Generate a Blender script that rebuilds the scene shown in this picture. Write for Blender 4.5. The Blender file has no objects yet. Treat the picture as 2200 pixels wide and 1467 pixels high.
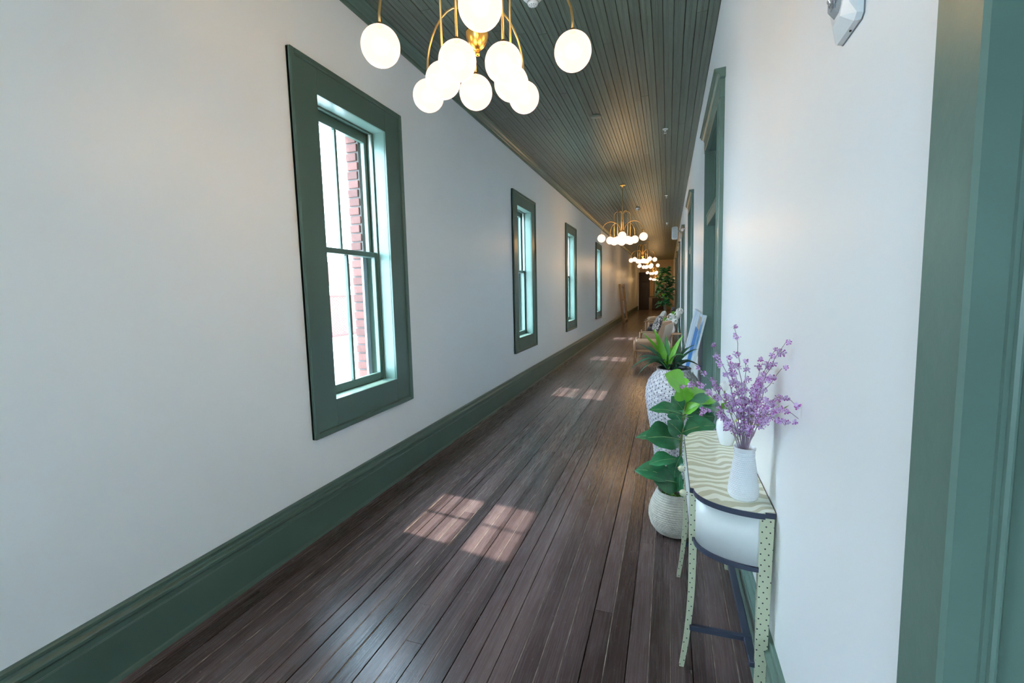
import bpy, bmesh, math, random
from mathutils import Vector, Matrix, Quaternion
random.seed(7)
PI = math.pi
S = bpy.context.scene
COL = S.collection
sin, cos, rad = math.sin, math.cos, math.radians

# ------------------------------------------------------------------ camera
YAW, PITCH, ROLL = 0.328760706, -0.108454382, -0.0211947315
cy_, sy_, cp_, sp_ = cos(YAW), sin(YAW), cos(PITCH), sin(PITCH)
F_ = Vector((-sy_*cp_, cy_*cp_, sp_)); R_ = Vector((cy_, sy_, 0)); U_ = R_.cross(F_)
c_, s_ = cos(ROLL), sin(ROLL)
R2_ = c_*R_ + s_*U_; U2_ = -s_*R_ + c_*U_
cam = bpy.data.objects.new('camera', bpy.data.cameras.new('camera'))
COL.objects.link(cam)
cam.matrix_world = Matrix(((R2_.x, U2_.x, -F_.x, 0), (R2_.y, U2_.y, -F_.y, 0), (R2_.z, U2_.z, -F_.z, 1.6), (0, 0, 0, 1)))
cam.data.sensor_width = 36; cam.data.lens = 985/2200*36
cam.data.clip_start = 0.02; cam.data.clip_end = 200
S.camera = cam

# ------------------------------------------------------------------ world, sun, exposure
w = bpy.data.worlds.new('sky'); S.world = w; w.use_nodes = True
bg = w.node_tree.nodes['Background']
bg.inputs[0].default_value = (0.59, 0.79, 1.0, 1); bg.inputs[1].default_value = 9.9
sun = bpy.data.objects.new('sun', bpy.data.lights.new('sun', 'SUN')); COL.objects.link(sun)
sun.data.energy = 2.9; sun.data.angle = rad(1.0); sun.data.color = (1, .95, .88)
sun.rotation_euler = Vector((1, -.14, -1.76)).to_track_quat('-Z', 'Y').to_euler()
S.view_settings.view_transform = 'Standard'; S.view_settings.look = 'None'
S.view_settings.gamma = 1; S.view_settings.use_curve_mapping = False
S.view_settings.exposure = 1.68
S.cycles.max_bounces = 14; S.cycles.diffuse_bounces = 8; S.cycles.glossy_bounces = 5
S.cycles.transparent_max_bounces = 12
S.cycles.sample_clamp_indirect = 6
S.cycles.use_denoising = True

# ------------------------------------------------------------------ materials
MT = {}
def sr(r, g, b):
    f = lambda c: (c/255/12.92 if c/255 <= .04045 else ((c/255+.055)/1.055)**2.4)
    return (f(r), f(g), f(b), 1)
def mat(name, col, rough=.5, metal=0, bump=0, bscale=60, var=0, vscale=8, spec=.5, stretch=None, coat=0, emis=None, estr=0, sheen=0, objvar=0):
    m = bpy.data.materials.new(name); m.use_nodes = True
    nt = m.node_tree; N = nt.nodes; Lk = nt.links
    p = N['Principled BSDF']
    p.inputs['Base Color'].default_value = col if len(col) == 4 else (*col, 1)
    p.inputs['Roughness'].default_value = rough; p.inputs['Metallic'].default_value = metal
    p.inputs['Specular IOR Level'].default_value = spec; p.inputs['Coat Weight'].default_value = coat
    p.inputs['Coat Roughness'].default_value = .25
    if emis:
        p.inputs['Emission Color'].default_value = (*emis, 1); p.inputs['Emission Strength'].default_value = estr
    if bump or var or objvar:
        tc = N.new('ShaderNodeTexCoord'); mp = N.new('ShaderNodeMapping')
        Lk.new(tc.outputs['Object'], mp.inputs[0])
        if stretch: mp.inputs['Scale'].default_value = stretch
    last = None
    if var:
        n = N.new('ShaderNodeTexNoise'); n.inputs['Scale'].default_value = vscale; n.inputs['Detail'].default_value = 5
        Lk.new(mp.outputs[0], n.inputs[0])
        r = N.new('ShaderNodeMapRange'); r.inputs[1].default_value = .25; r.inputs[2].default_value = .75
        r.inputs[3].default_value = 1-var; r.inputs[4].default_value = 1+var
        Lk.new(n.outputs[0], r.inputs[0]); last = r.outputs[0]
    if objvar:
        oi = N.new('ShaderNodeObjectInfo'); r2 = N.new('ShaderNodeMapRange')
        r2.inputs[3].default_value = 1-objvar; r2.inputs[4].default_value = 1+objvar
        Lk.new(oi.outputs['Random'], r2.inputs[0])
        if last:
            mm = N.new('ShaderNodeMath'); mm.operation = 'MULTIPLY'; Lk.new(last, mm.inputs[0]); Lk.new(r2.outputs[0], mm.inputs[1]); last = mm.outputs[0]
        else: last = r2.outputs[0]
    if last:
        h = N.new('ShaderNodeHueSaturation'); h.inputs['Color'].default_value = col if len(col) == 4 else (*col, 1)
        Lk.new(last, h.inputs['Value']); Lk.new(h.outputs[0], p.inputs['Base Color'])
    if bump:
        n2 = N.new('ShaderNodeTexNoise'); n2.inputs['Scale'].default_value = bscale; n2.inputs['Detail'].default_value = 4
        Lk.new(mp.outputs[0], n2.inputs[0])
        b = N.new('ShaderNodeBump'); b.inputs['Strength'].default_value = bump; b.inputs['Distance'].default_value = .004
        Lk.new(n2.outputs[0], b.inputs['Height']); Lk.new(b.outputs[0], p.inputs['Normal'])
    MT[name] = m
    return m
def nodes(m): return m.node_tree.nodes, m.node_tree.links, m.node_tree.nodes['Principled BSDF']
def mth(N, L, op, a, b=None, c=None):
    n = N.new('ShaderNodeMath'); n.operation = op
    for i, v in enumerate((a, b, c)):
        if v is None: continue
        if isinstance(v, (int, float)): n.inputs[i].default_value = v
        else: L.new(v, n.inputs[i])
    return n.outputs[0]

wall_m = mat('wall_paint', (.895, .90, .89), .38, bump=.10, bscale=26, var=.012, vscale=1.2, spec=.35)
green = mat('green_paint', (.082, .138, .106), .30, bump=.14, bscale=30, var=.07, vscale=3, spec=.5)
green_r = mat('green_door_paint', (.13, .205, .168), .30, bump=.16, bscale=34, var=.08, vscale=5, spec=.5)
brass = mat('brushed_brass', (.72, .44, .12), .26, metal=1, bump=.02, bscale=90)
brass_t = mat('brass_tube', (.62, .42, .17), .30, metal=1)
globe_m = mat('opal_glass', (.06, .055, .05), .25, emis=(1.0, .66, .54), estr=.50)
N, L, P = nodes_ = (globe_m.node_tree.nodes, globe_m.node_tree.links, globe_m.node_tree.nodes['Principled BSDF'])
tr_ = N.new('ShaderNodeBsdfTransparent'); mx_ = N.new('ShaderNodeMixShader'); mx_.inputs[0].default_value = .25
L.new(P.outputs[0], mx_.inputs[1]); L.new(tr_.outputs[0], mx_.inputs[2]); L.new(mx_.outputs[0], N['Material Output'].inputs[0])
bulb = bpy.data.lights.new('bulb', 'POINT'); bulb.energy = 2.3; bulb.color = (1, .60, .20); bulb.shadow_soft_size = .03
white_p = mat('white_plastic', (.78, .80, .80), .35)
grey_p = mat('grey_plastic', (.18, .19, .20), .4)
black_m = mat('black_paint', (.02, .02, .02), .4)
chrome = mat('chrome', (.7, .72, .75), .12, metal=1)
white_c = mat('white_ceramic', (.82, .84, .86), .22, coat=.3)
cream = mat('cream_lacquer', sr(205, 208, 178), .35)
panel_m = mat('pale_lacquer', (.78, .80, .78), .32)
navy = mat('navy_lacquer', (.045, .055, .09), .30)
leaf_d = mat('dark_leaf', (.038, .175, .075), .27, var=.3, vscale=4, objvar=.25)
leaf_b = mat('bright_leaf', (.16, .46, .035), .35, var=.15, vscale=3, objvar=.12)
leaf_y = mat('blue_green_leaf', (.045, .13, .08), .4, var=.25, vscale=4, objvar=.25)
vein_m = mat('leaf_vein', (.25, .42, .15), .5)
stem_m = mat('green_stem', (.16, .20, .06), .6)
bark = mat('bark', (.20, .15, .10), .8, bump=.5, bscale=60)
twig = mat('twig', (.34, .25, .32), .7)
lilac = mat('lilac_petal', (.66, .47, .74), .5, objvar=.2)
magenta = mat('magenta_petal', (.46, .12, .46), .5, objvar=.2)
lime = mat('lime_leaf', (.40, .48, .05), .45)
moss = mat('moss', (.08, .20, .02), .9, var=.5, vscale=60, bump=.8, bscale=120)
petal_w = mat('white_petal', (.86, .88, .86), .45)
wood_l = mat('oak', (.52, .31, .17), .4, var=.12, vscale=10, stretch=(1, 1, .2))
tan = mat('tan_upholstery', (.42, .27, .17), .6, bump=.15, bscale=220)
shell = mat('beige_back', (.50, .40, .32), .55)
charcoal = mat('charcoal_fabric', (.05, .048, .058), .75, bump=.2, bscale=200)
brick_m = mat('brick', (.125, .046, .035), .85, var=.2, vscale=18, bump=.5, bscale=60, objvar=.2)
mortar = mat('mortar', (.12, .10, .09), .9)
roof_m = mat('white_roof', (.62, .62, .62), .9)
storm = mat('grey_metal', (.20, .22, .26), .5)
track = mat('cream_track', (.68, .66, .58), .5)
concrete = mat('subfloor', (.02, .016, .013), .9)
warmwood = mat('raw_wood', (.48, .34, .20), .6, var=.15, vscale=6, stretch=(1, 1, .2))
dark_wood = mat('dark_wood', (.035, .020, .014), .45)
beige_wall = mat('beige_wall', (.55, .44, .30), .6)
pillow_m = mat('patterned_pillow', (.3, .28, .28), .8)
N, L, P = nodes(pillow_m)
tc = N.new('ShaderNodeTexCoord'); vo = N.new('ShaderNodeTexNoise'); vo.inputs['Scale'].default_value = 26; L.new(tc.outputs['Object'], vo.inputs[0])
cr = N.new('ShaderNodeValToRGB'); cr.color_ramp.elements[0].position = .46; cr.color_ramp.elements[0].color = (.045, .04, .05, 1)
cr.color_ramp.elements[1].position = .56; cr.color_ramp.elements[1].color = (.62, .56, .50, 1)
L.new(vo.outputs[0], cr.inputs[0]); L.new(cr.outputs[0], P.inputs['Base Color'])

# glass pane: clear with a faint reflection
gl = bpy.data.materials.new('window_glass'); gl.use_nodes = True
N, L = gl.node_tree.nodes, gl.node_tree.links
N.remove(N['Principled BSDF']); tr = N.new('ShaderNodeBsdfTransparent'); gs = N.new('ShaderNodeBsdfGlossy'); gs.inputs['Roughness'].default_value = .02
tr.inputs[0].default_value = (.97, .99, .98, 1)
mx = N.new('ShaderNodeMixShader'); 
mx.inputs[0].default_value = .045; L.new(tr.outputs[0], mx.inputs[1]); L.new(gs.outputs[0], mx.inputs[2])
L.new(mx.outputs[0], N['Material Output'].inputs[0])
clear = mat('clear_plastic', (.9, .92, .95), .05, spec=.8); nodes(clear)[2].inputs['Transmission Weight'].default_value = .9

# floor boards: dark stained, worn, glossy
def wood_floor():
    m = mat('floor_board', (.05, .03, .028), .33)
    N, L, P = nodes(m)
    tc = N.new('ShaderNodeNewGeometry'); mp = N.new('ShaderNodeMapping'); mp.inputs['Scale'].default_value = (90, 2.0, 90)
    L.new(tc.outputs['Position'], mp.inputs[0])
    oi = N.new('ShaderNodeObjectInfo')
    grain = N.new('ShaderNodeTexNoise'); grain.noise_dimensions = '4D'; grain.inputs['Scale'].default_value = 2.2; grain.inputs['Detail'].default_value = 6; grain.inputs['Roughness'].default_value = .65
    L.new(mp.outputs[0], grain.inputs[0]); L.new(mth(N, L, 'MULTIPLY', oi.outputs['Random'], 20), grain.inputs['W'])
    big = N.new('ShaderNodeTexNoise'); big.inputs['Scale'].default_value = 1.3; big.inputs['Detail'].default_value = 4
    L.new(tc.outputs['Position'], big.inputs[0])
    sx = N.new('ShaderNodeSeparateXYZ'); L.new(tc.outputs['Position'], sx.inputs[0])
    row = N.new('ShaderNodeTexWhiteNoise'); row.noise_dimensions = '1D'; L.new(mth(N, L, 'FLOOR', mth(N, L, 'DIVIDE', sx.outputs[0], .0895)), row.inputs['W'])
    v = mth(N, L, 'ADD', mth(N, L, 'MULTIPLY', grain.outputs[0], .17), mth(N, L, 'MULTIPLY', big.outputs[0], .34))
    v = mth(N, L, 'ADD', v, mth(N, L, 'MULTIPLY', mth(N, L, 'ADD', row.outputs[0], oi.outputs['Random']), .23))
    cr = N.new('ShaderNodeValToRGB'); e = cr.color_ramp.elements
    e[0].position = .28; e[0].color = (.050, .030, .029, 1); e[1].position = .80; e[1].color = (.23, .160, .152, 1)
    x = e.new(.52); x.color = (.128, .084, .083, 1)
    L.new(v, cr.inputs[0])
    # scuffs and dust specks
    sp = N.new('ShaderNodeTexNoise'); sp.inputs['Scale'].default_value = 75; sp.inputs['Detail'].default_value = 3
    ms = N.new('ShaderNodeMapping'); ms.inputs['Scale'].default_value = (1, .6, 1); L.new(tc.outputs['Position'], ms.inputs[0]); L.new(ms.outputs[0], sp.inputs[0])
    sr_ = N.new('ShaderNodeMapRange'); sr_.inputs[1].default_value = .66; sr_.inputs[2].default_value = .74; L.new(sp.outputs[0], sr_.inputs[0])
    pt = N.new('ShaderNodeMapRange'); pt.inputs[1].default_value = .40; pt.inputs[2].default_value = .62; L.new(big.outputs[0], pt.inputs[0])
    k = mth(N, L, 'MULTIPLY', sr_.outputs[0], mth(N, L, 'ADD', mth(N, L, 'MULTIPLY', pt.outputs[0], .4), .12))
    mix = N.new('ShaderNodeMix'); mix.data_type = 'RGBA'; L.new(k, mix.inputs['Factor']); L.new(cr.outputs[0], mix.inputs['A']); mix.inputs['B'].default_value = (.45, .40, .38, 1)
    L.new(mix.outputs['Result'], P.inputs['Base Color'])
    rr = N.new('ShaderNodeMapRange'); rr.inputs[1].default_value = .3; rr.inputs[2].default_value = .7; rr.inputs[3].default_value = .17; rr.inputs[4].default_value = .36
    L.new(grain.outputs[0], rr.inputs[0]); L.new(rr.outputs[0], P.inputs['Roughness'])
    b = N.new('ShaderNodeBump'); b.inputs['Strength'].default_value = .35; b.inputs['Distance'].default_value = .003
    L.new(grain.outputs[0], b.inputs['Height']); L.new(b.outputs[0], P.inputs['Normal'])
    P.inputs['Specular IOR Level'].default_value = .5; P.inputs['Coat Weight'].default_value = .35; P.inputs['Coat Roughness'].default_value = .2; L.new(b.outputs[0], P.inputs['Coat Normal'])
    return m
floor_m = wood_floor()
dust = mat('gap_dust', (.34, .27, .22), .9, var=.8, vscale=14)
ceil_m = mat('ceiling_paint', (.104, .132, .104), .34, var=.16, vscale=2.2, stretch=(14, .5, 1), bump=.08, bscale=30, objvar=.10, spec=.6)
crown_m = green

# ------------------------------------------------------------------ mesh helpers
class MB:
    def __init__(s): s.v = []; s.f = []; s.mi = []; s.sm = []; s.mats = []
    def m(s, material):
        if material not in s.mats: s.mats.append(material)
        return s.mats.index(material)
    def add(s, vs, fs, material, smooth=False):
        k = s.m(material); o = len(s.v); s.v += [tuple(v) for v in vs]
        for f in fs: s.f.append(tuple(o+i for i in f)); s.mi.append(k); s.sm.append(smooth)
    def box(s, a, b, material, M=None):
        (x0, y0, z0), (x1, y1, z1) = a, b
        vs = [Vector(p) for p in ((x0, y0, z0), (x1, y0, z0), (x1, y1, z0), (x0, y1, z0), (x0, y0, z1), (x1, y0, z1), (x1, y1, z1), (x0, y1, z1))]
        if M: vs = [M @ v for v in vs]
        s.add(vs, [(0, 3, 2, 1), (4, 5, 6, 7), (0, 1, 5, 4), (1, 2, 6, 5), (2, 3, 7, 6), (3, 0, 4, 7)], material)
    def bbox(s, a, b, material, c=.003, M=None):
        # box with chamfered edges
        bm = bmesh.new(); bmesh.ops.create_cube(bm, size=1)
        for v in bm.verts: v.co = Vector(((a[i]+b[i])/2 + v.co[i]*(b[i]-a[i]) for i in range(3)))
        bmesh.ops.bevel(bm, geom=bm.edges[:], offset=c, segments=1, affect='EDGES')
        if M: bmesh.ops.transform(bm, matrix=M, verts=bm.verts)
        bm.verts.index_update(); s.add([v.co.copy() for v in bm.verts], [[v.index for v in f.verts] for f in bm.faces], material); bm.free()
    def rbox(s, a, b, material, c=.02, seg=3, M=None):
        bm = bmesh.new(); bmesh.ops.create_cube(bm, size=1)
        for v in bm.verts: v.co = Vector(((a[i]+b[i])/2 + v.co[i]*(b[i]-a[i]) for i in range(3)))
        bmesh.ops.bevel(bm, geom=bm.edges[:], offset=c, segments=seg, affect='EDGES', profile=.5)
        if M: bmesh.ops.transform(bm, matrix=M, verts=bm.verts)
        bm.verts.index_update(); s.add([v.co.copy() for v in bm.verts], [[v.index for v in f.verts] for f in bm.faces], material, True); bm.free()
    def tube(s, pts, r, material, n=8, caps=True):
        pts = [Vector(p) for p in pts]; rs = r if isinstance(r, (list, tuple)) else [r]*len(pts)
        vs = []; t0 = (pts[1]-pts[0]).normalized()
        a = t0.orthogonal().normalized()
        for i, p in enumerate(pts):
            t = ((pts[min(i+1, len(pts)-1)]-pts[max(i-1, 0)])).normalized()
            a = (a - t*a.dot(t)); a = a.normalized() if a.length > 1e-6 else t.orthogonal().normalized()
            b = t.cross(a)
            for k in range(n): vs.append(p + (a*cos(2*PI*k/n)+b*sin(2*PI*k/n))*rs[i])
        fs = [(i*n+k, i*n+(k+1) % n, (i+1)*n+(k+1) % n, (i+1)*n+k) for i in range(len(pts)-1) for k in range(n)]
        if caps: fs += [tuple(range(n-1, -1, -1)), tuple((len(pts)-1)*n+k for k in range(n))]
        s.add(vs, fs, material, True)
    def lathe(s, prof, material, n=32, c=(0, 0, 0), rf=None):
        vs = []; fs = []
        for i, (r, z) in enumerate(prof):
            for k in range(n):
                q = r if rf is None else r + rf(2*PI*k/n, z, r)
                vs.append((c[0]+q*cos(2*PI*k/n), c[1]+q*sin(2*PI*k/n), c[2]+z))
        for i in range(len(prof)-1):
            for k in range(n): fs.append((i*n+k, i*n+(k+1) % n, (i+1)*n+(k+1) % n, (i+1)*n+k))
        s.add(vs, fs, material, True)
    def sphere(s, c, r, material, seg=16, rings=10, sc=(1, 1, 1)):
        vs = [(c[0], c[1], c[2]+r*sc[2])]
        for i in range(1, rings):
            a = PI*i/rings
            for k in range(seg): vs.append((c[0]+r*sc[0]*sin(a)*cos(2*PI*k/seg), c[1]+r*sc[1]*sin(a)*sin(2*PI*k/seg), c[2]+r*sc[2]*cos(a)))
        vs.append((c[0], c[1], c[2]-r*sc[2]))
        fs = [(0, 1+k, 1+(k+1) % seg) for k in range(seg)]
        for i in range(rings-2):
            for k in range(seg): fs.append((1+i*seg+k, 1+(i+1)*seg+k, 1+(i+1)*seg+(k+1) % seg, 1+i*seg+(k+1) % seg))
        l = len(vs)-1
        fs += [(l, 1+(rings-2)*seg+(k+1) % seg, 1+(rings-2)*seg+k) for k in range(seg)]
        s.add(vs, fs, material, True)
    def ext(s, prof, y0, y1, material, smooth=False, ax='y'):
        # closed profile of (x, z) swept along y (or (x, y) swept along z)
        n = len(prof)
        if ax == 'y': vs = [(x, y0, z) for x, z in prof]+[(x, y1, z) for x, z in prof]
        elif ax == 'z': vs = [(x, y, y0) for x, y in prof]+[(x, y, y1) for x, y in prof]
        else: vs = [(y0, a, b) for a, b in prof]+[(y1, a, b) for a, b in prof]
        fs = [(i, (i+1) % n, n+(i+1) % n, n+i) for i in range(n)] + [tuple(range(n-1, -1, -1)), tuple(range(n, 2*n))]
        s.add(vs, fs, material, smooth)
    def mesh(s, name):
        me = bpy.data.meshes.new(name); me.from_pydata(s.v, [], s.f)
        for m_ in s.mats: me.materials.append(m_)
        me.polygons.foreach_set('material_index', s.mi); me.polygons.foreach_set('use_smooth', s.sm)
        bm = bmesh.new(); bm.from_mesh(me); bmesh.ops.recalc_face_normals(bm, faces=bm.faces); bm.to_mesh(me); bm.free()
        me.update(); return me
    def build(s, name, parent=None, loc=None):
        o = bpy.data.objects.new(name, s.mesh(name)); COL.objects.link(o)
        if parent: o.parent = parent
        if loc: o.location = loc
        return o
def obj(name, me, parent=None, loc=None, M=None):
    o = bpy.data.objects.new(name, me); COL.objects.link(o)
    if parent: o.parent = parent
    if loc: o.location = loc
    if M is not None: o.matrix_local = M
    return o
def one(name, fn, parent=None, loc=None):
    b = MB(); fn(b); return b.build(name, parent, loc)
def empty(name, loc=(0, 0, 0), rot=(0, 0, 0)):
    o = bpy.data.objects.new(name, None); COL.objects.link(o); o.location = loc; o.rotation_euler = rot
    o.empty_display_size = .1
    return o
def tag(o, label=None, cat=None, group=None, kind=None):
    if label: o['label'] = label
    if cat: o['category'] = cat
    if group: o['group'] = group
    if kind: o['kind'] = kind
    return o
def copy_tree(o, parent=None):
    c = o.copy(); COL.objects.link(c)
    if parent: c.parent = parent
    for ch in list(o.children): copy_tree(ch, c)
    return c

# ------------------------------------------------------------------ dimensions
XL, XR, H, Y0, Y1 = -2.20, .385, 3.73, -3.4, 36.6
LEAN = -.0107
WINS = [2.955, 7.15, 10.87, 15.42]
ADDED_BACK_WINS = [-1.2]  # unseen window on the left wall, added to bring daylight near the camera
DOORS = [(3.66, 5.12), (7.78, 9.22), (11.9, 13.35), (16.1, 17.55), (20.3, 21.75), (24.6, 26.0)]
NEAR = (-.21, .686)          # the doorway right beside the camera (clear opening)

# ------------------------------------------------------------------ floor
fl = one('floor', lambda b: b.box((XL-.02, Y0, -.12), (XR+.02, Y1, -.022), concrete)); tag(fl, 'dark stained narrow board floor of the hallway', kind='structure')
PWD = .0895
def plank_profile(b, x0, x1, ya, yb, dz, gap=.0012):
    e = .0012; x0 += gap; x1 -= gap; z = dz
    b.ext([(x0, -.022), (x1, -.022), (x1, z-e), (x1-e, z), (x0+e, z), (x0, z-e)], ya+.0008, yb-.0008, floor_m)
rr = random.Random(3); far = MB(); x = XL-.005; i = 0
dl = MB()
while x < XR:
    y = Y0 + rr.uniform(-2.5, 0); x1 = x+PWD
    while y < Y1:
        ye = y + rr.uniform(2.2, 4.6)
        a, c = max(y, Y0), min(ye, Y1); dz = rr.uniform(-.0012, 0)
        gp = rr.choice((.0014, .0018, .0018, .0024, .0036))
        if c > a+.05:
            if a < 10 and c > .1:
                b = MB(); plank_profile(b, x, x1, a, c, dz, gp); b.build('plank', fl)
            else: plank_profile(far, x, x1, a, c, dz, gp)
        y = ye
    if rr.random() < .5: dl.box((x-.0018, Y0, -.02), (x+.0018, Y1, -.0020), dust)
    x = x1
tag(far.build('planks', fl), kind='stuff')
tag(dl.build('dust_line', fl), kind='stuff')

# ------------------------------------------------------------------ ceiling
ce = one('ceiling', lambda b: b.box((XL-.5, Y0, H+.02), (XR+.3, Y1, H+.15), concrete)); tag(ce, 'green painted beadboard ceiling', kind='structure')
CW = .083
def bead_profile(b, x0, ya, yb, dz):
    x1 = x0+CW; z = H+dz; t = H+.02; m = (x0+x1)/2; g = .0028
    pr = [(x0+.001, t), (x0+.001, z+.006), (x0+.0045, z), (m-.009, z), (m-.0065, z+g), (m-.004, z+.001), (m+.002, z+.001), (m+.0045, z+g), (m+.007, z), (x1-.0045, z), (x1-.001, z+.006), (x1-.001, t)]
    b.ext(pr, ya+.0012, yb-.0012, ceil_m)
rr = random.Random(11); farc = MB(); x = XL-.03
while x < XR:
    y = Y0+rr.uniform(-3, 0)
    while y < Y1:
        ye = y+rr.uniform(2.2, 5.0); a, c = max(y, Y0), min(ye, Y1); dz = rr.uniform(0, .0025)
        if c > a+.05:
            if a < 9 and c > 1.5:
                b = MB(); bead_profile(b, x, a, c, dz); b.build('ceiling_board', ce)
            else: bead_profile(farc, x, a, c, dz)
        y = ye
    x += CW
tag(farc.build('ceiling_boards', ce), kind='stuff')
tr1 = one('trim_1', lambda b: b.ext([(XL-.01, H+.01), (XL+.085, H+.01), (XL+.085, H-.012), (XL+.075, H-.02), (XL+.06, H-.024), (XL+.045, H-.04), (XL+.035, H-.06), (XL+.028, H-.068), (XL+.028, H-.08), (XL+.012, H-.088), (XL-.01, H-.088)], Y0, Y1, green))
tag(tr1, 'green crown moulding along the top of the window wall', kind='structure')

# ------------------------------------------------------------------ left wall
WOT = XL-.34                      # outer face
def wall_pieces(b, mt, openings, xa, xb, z0, z1, H1, H0=0):
    y = Y0-.1
    for (a, c) in sorted(openings):
        b.box((xa, y, H0), (xb, a, H1), mt)
        if z0 > H0: b.box((xa, a, H0), (xb, c, z0), mt)
        b.box((xa, a, z1), (xb, c, H1), mt); y = c
    b.box((xa, y, H0), (xb, Y1+.1, H1), mt)
ow = [(yc-.40, yc+.40) for yc in WINS+ADDED_BACK_WINS]
lw = MB(); wall_pieces(lw, wall_m, ow, XL-.22, XL, .86, 2.92, H+.1, -.1)
wall_pieces(lw, mortar, [(yc-.34, yc+.34) for yc in WINS+ADDED_BACK_WINS], WOT, XL-.22, .86, 2.92, H+.1, -.1)
wl = lw.build('wall_left'); tag(wl, 'white painted plaster wall with the tall green windows', kind='structure')

def baseboard_prof(s, x0):     # s=+1: grows to +x
    p = [(0, 0), (.034, 0), (.034, .006), (.031, .017), (.023, .022), (.022, .024), (.022, .205), (.020, .208), (.022, .211), (.020, .214), (.022, .217), (.022, .240), (.027, .245), (.030, .250), (.030, .262), (.026, .268), (.016, .276), (.013, .286), (.013, .291), (.017, .294), (.017, .305), (.012, .311), (0, .313)]
    return [(x0+s*a*1.0, z) for a, z in p]
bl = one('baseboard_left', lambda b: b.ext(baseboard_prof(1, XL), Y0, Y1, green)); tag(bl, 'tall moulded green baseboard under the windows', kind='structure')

# windows
brick_me = None
def brick_mesh():
    b = MB(); b.bbox((-.05, -.06, -.030), (.05, .06, .030), brick_m, .004); return b.mesh('brick')
brick_me = brick_mesh()
def casing_side(b, ya, yb, za, zb, t=.020, m=green): b.bbox((0, ya, za), (t, yb, zb), m, .002)
def sash(name, root, xg, z0, z1, yh, rail_b, rail_t, st=.045, mt=green, bricks=None):
    s = MB(); d = .018
    s.bbox((xg-d, -yh, z0), (xg+d, -yh+st, z1), mt, .003); s.bbox((xg-d, yh-st, z0), (xg+d, yh, z1), mt, .003)
    s.bbox((xg-d, -yh+st, z0), (xg+d, yh-st, z0+rail_b), mt, .003); s.bbox((xg-d, -yh+st, z1-rail_t), (xg+d, yh-st, z1), mt, .003)
    # thin inner putty bead
    o = s.build(name, root)
    mb = MB(); mb.bbox((xg-.016, -.0115, z0+rail_b), (xg+.016, .0115, z1-rail_t), mt, .005); mb.build('muntin', o)
    for a, c in ((-yh+st, -.009), (.009, yh-st)):
        g = MB(); g.box((xg-.002, a, z0+rail_b), (xg+.002, c, z1-rail_t), gl); g.build('pane', o)
    return o
def make_window(n, yc, detail=True):
    r = empty('window_%d' % n, (XL, yc, 0))
    OY, Z0, Z1, WW = .38, .88, 2.90, .23
    # casing boards with mitred look: sides run full height
    for sg in (-1, 1):
        one('casing_board', lambda b: (b.bbox((-.002, min(sg*OY, sg*(OY+WW)), .655), (.020, max(sg*OY, sg*(OY+WW)), 3.10), green, .003), b.bbox((-.002, min(sg*(OY+WW-.038), sg*(OY+WW)), .655), (.036, max(sg*(OY+WW-.038), sg*(OY+WW)), 3.10), green, .006)), r)
    for za, zb, ba, bb in ((Z1, 3.10, 3.062, 3.10), (.655, Z0, .655, .693)):
        one('casing_board', lambda b: (b.bbox((-.002, -OY, za), (.0205, OY, zb), green, .003), b.bbox((-.002, -OY-WW+.038, ba), (.036, OY+WW-.038, bb), green, .006)), r)
    # jambs, head and stool lining the opening
    for sg in (-1, 1):
        one('jamb', lambda b: (b.box((-.22, min(sg*OY, sg*(OY+.02)), Z0-.02), (.004, max(sg*OY, sg*(OY+.02)), Z1+.02), green_r),
            b.bbox((-.115, min(sg*(OY-.014), sg*OY), Z0), (-.100, max(sg*(OY-.014), sg*OY), Z1), green, .002),
            b.bbox((-.148, min(sg*(OY-.010), sg*OY), Z0), (-.138, max(sg*(OY-.010), sg*OY), Z1), green, .001)), r)
    one('head_jamb', lambda b: (b.box((-.22, -OY, Z1), (.004, OY, Z1+.02), green_r), b.bbox((-.115, -OY, Z1-.014), (-.100, OY, Z1), green, .002)), r)
    one('stool', lambda b: (b.bbox((-.125, -OY, Z0-.02), (.006, OY, Z0), green_r, .003), b.box((-.34, -OY, Z0-.03), (-.115, OY, Z0-.005), track)), r)
    tr_ = one('sash_track', lambda b: (b.bbox((-.1375, OY-.009, 1.95), (-.1155, OY+.001, Z1), track, .001), b.bbox((-.1375, -OY-.001, 1.95), (-.1155, -OY+.009, Z1), track, .001)), r); tr_['label'] = 'cream sash track'
    sash('lower_sash', r, -.128, Z0, 1.945, OY, .062, .040)
    sash('upper_sash', r, -.175, 1.905, Z1, OY, .040, .075)
    # storm frame outside
    st = one('storm_frame', lambda b: (b.box((-.225, OY-.075, Z0), (-.205, OY-.028, 1.95), storm), b.box((-.225, -OY+.028, Z0), (-.205, -OY+.075, 1.95), storm)), r)
    st['label'] = 'grey metal storm frame'
    # brick reveal of the outer wall
    if detail:
        z = Z0+.01; k = 0
        rb = random.Random(n)
        while z < Z1+.02:
            for sg in (-1, 1):
                M = Matrix.Translation((-.275-(.010 if k % 2 else 0), sg*(.385+rb.uniform(-.004, .004)), z+.033)) @ Matrix.Rotation(rb.uniform(-.03, .03), 4, 'Z')
                obj('brick', brick_me, r, M=M)
            z += .072; k += 1
    tag(r, ['tall green window nearest the camera, brick jamb seen through its panes', 'second tall green window along the left wall', 'third tall green window along the left wall', 'farthest tall green window on the left wall', 'tall green window added behind the camera, out of view, for daylight'][n-1], kind='structure')
    return r
for i, yc in enumerate(WINS+ADDED_BACK_WINS): make_window(i+1, yc, i in (0, 1))

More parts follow.
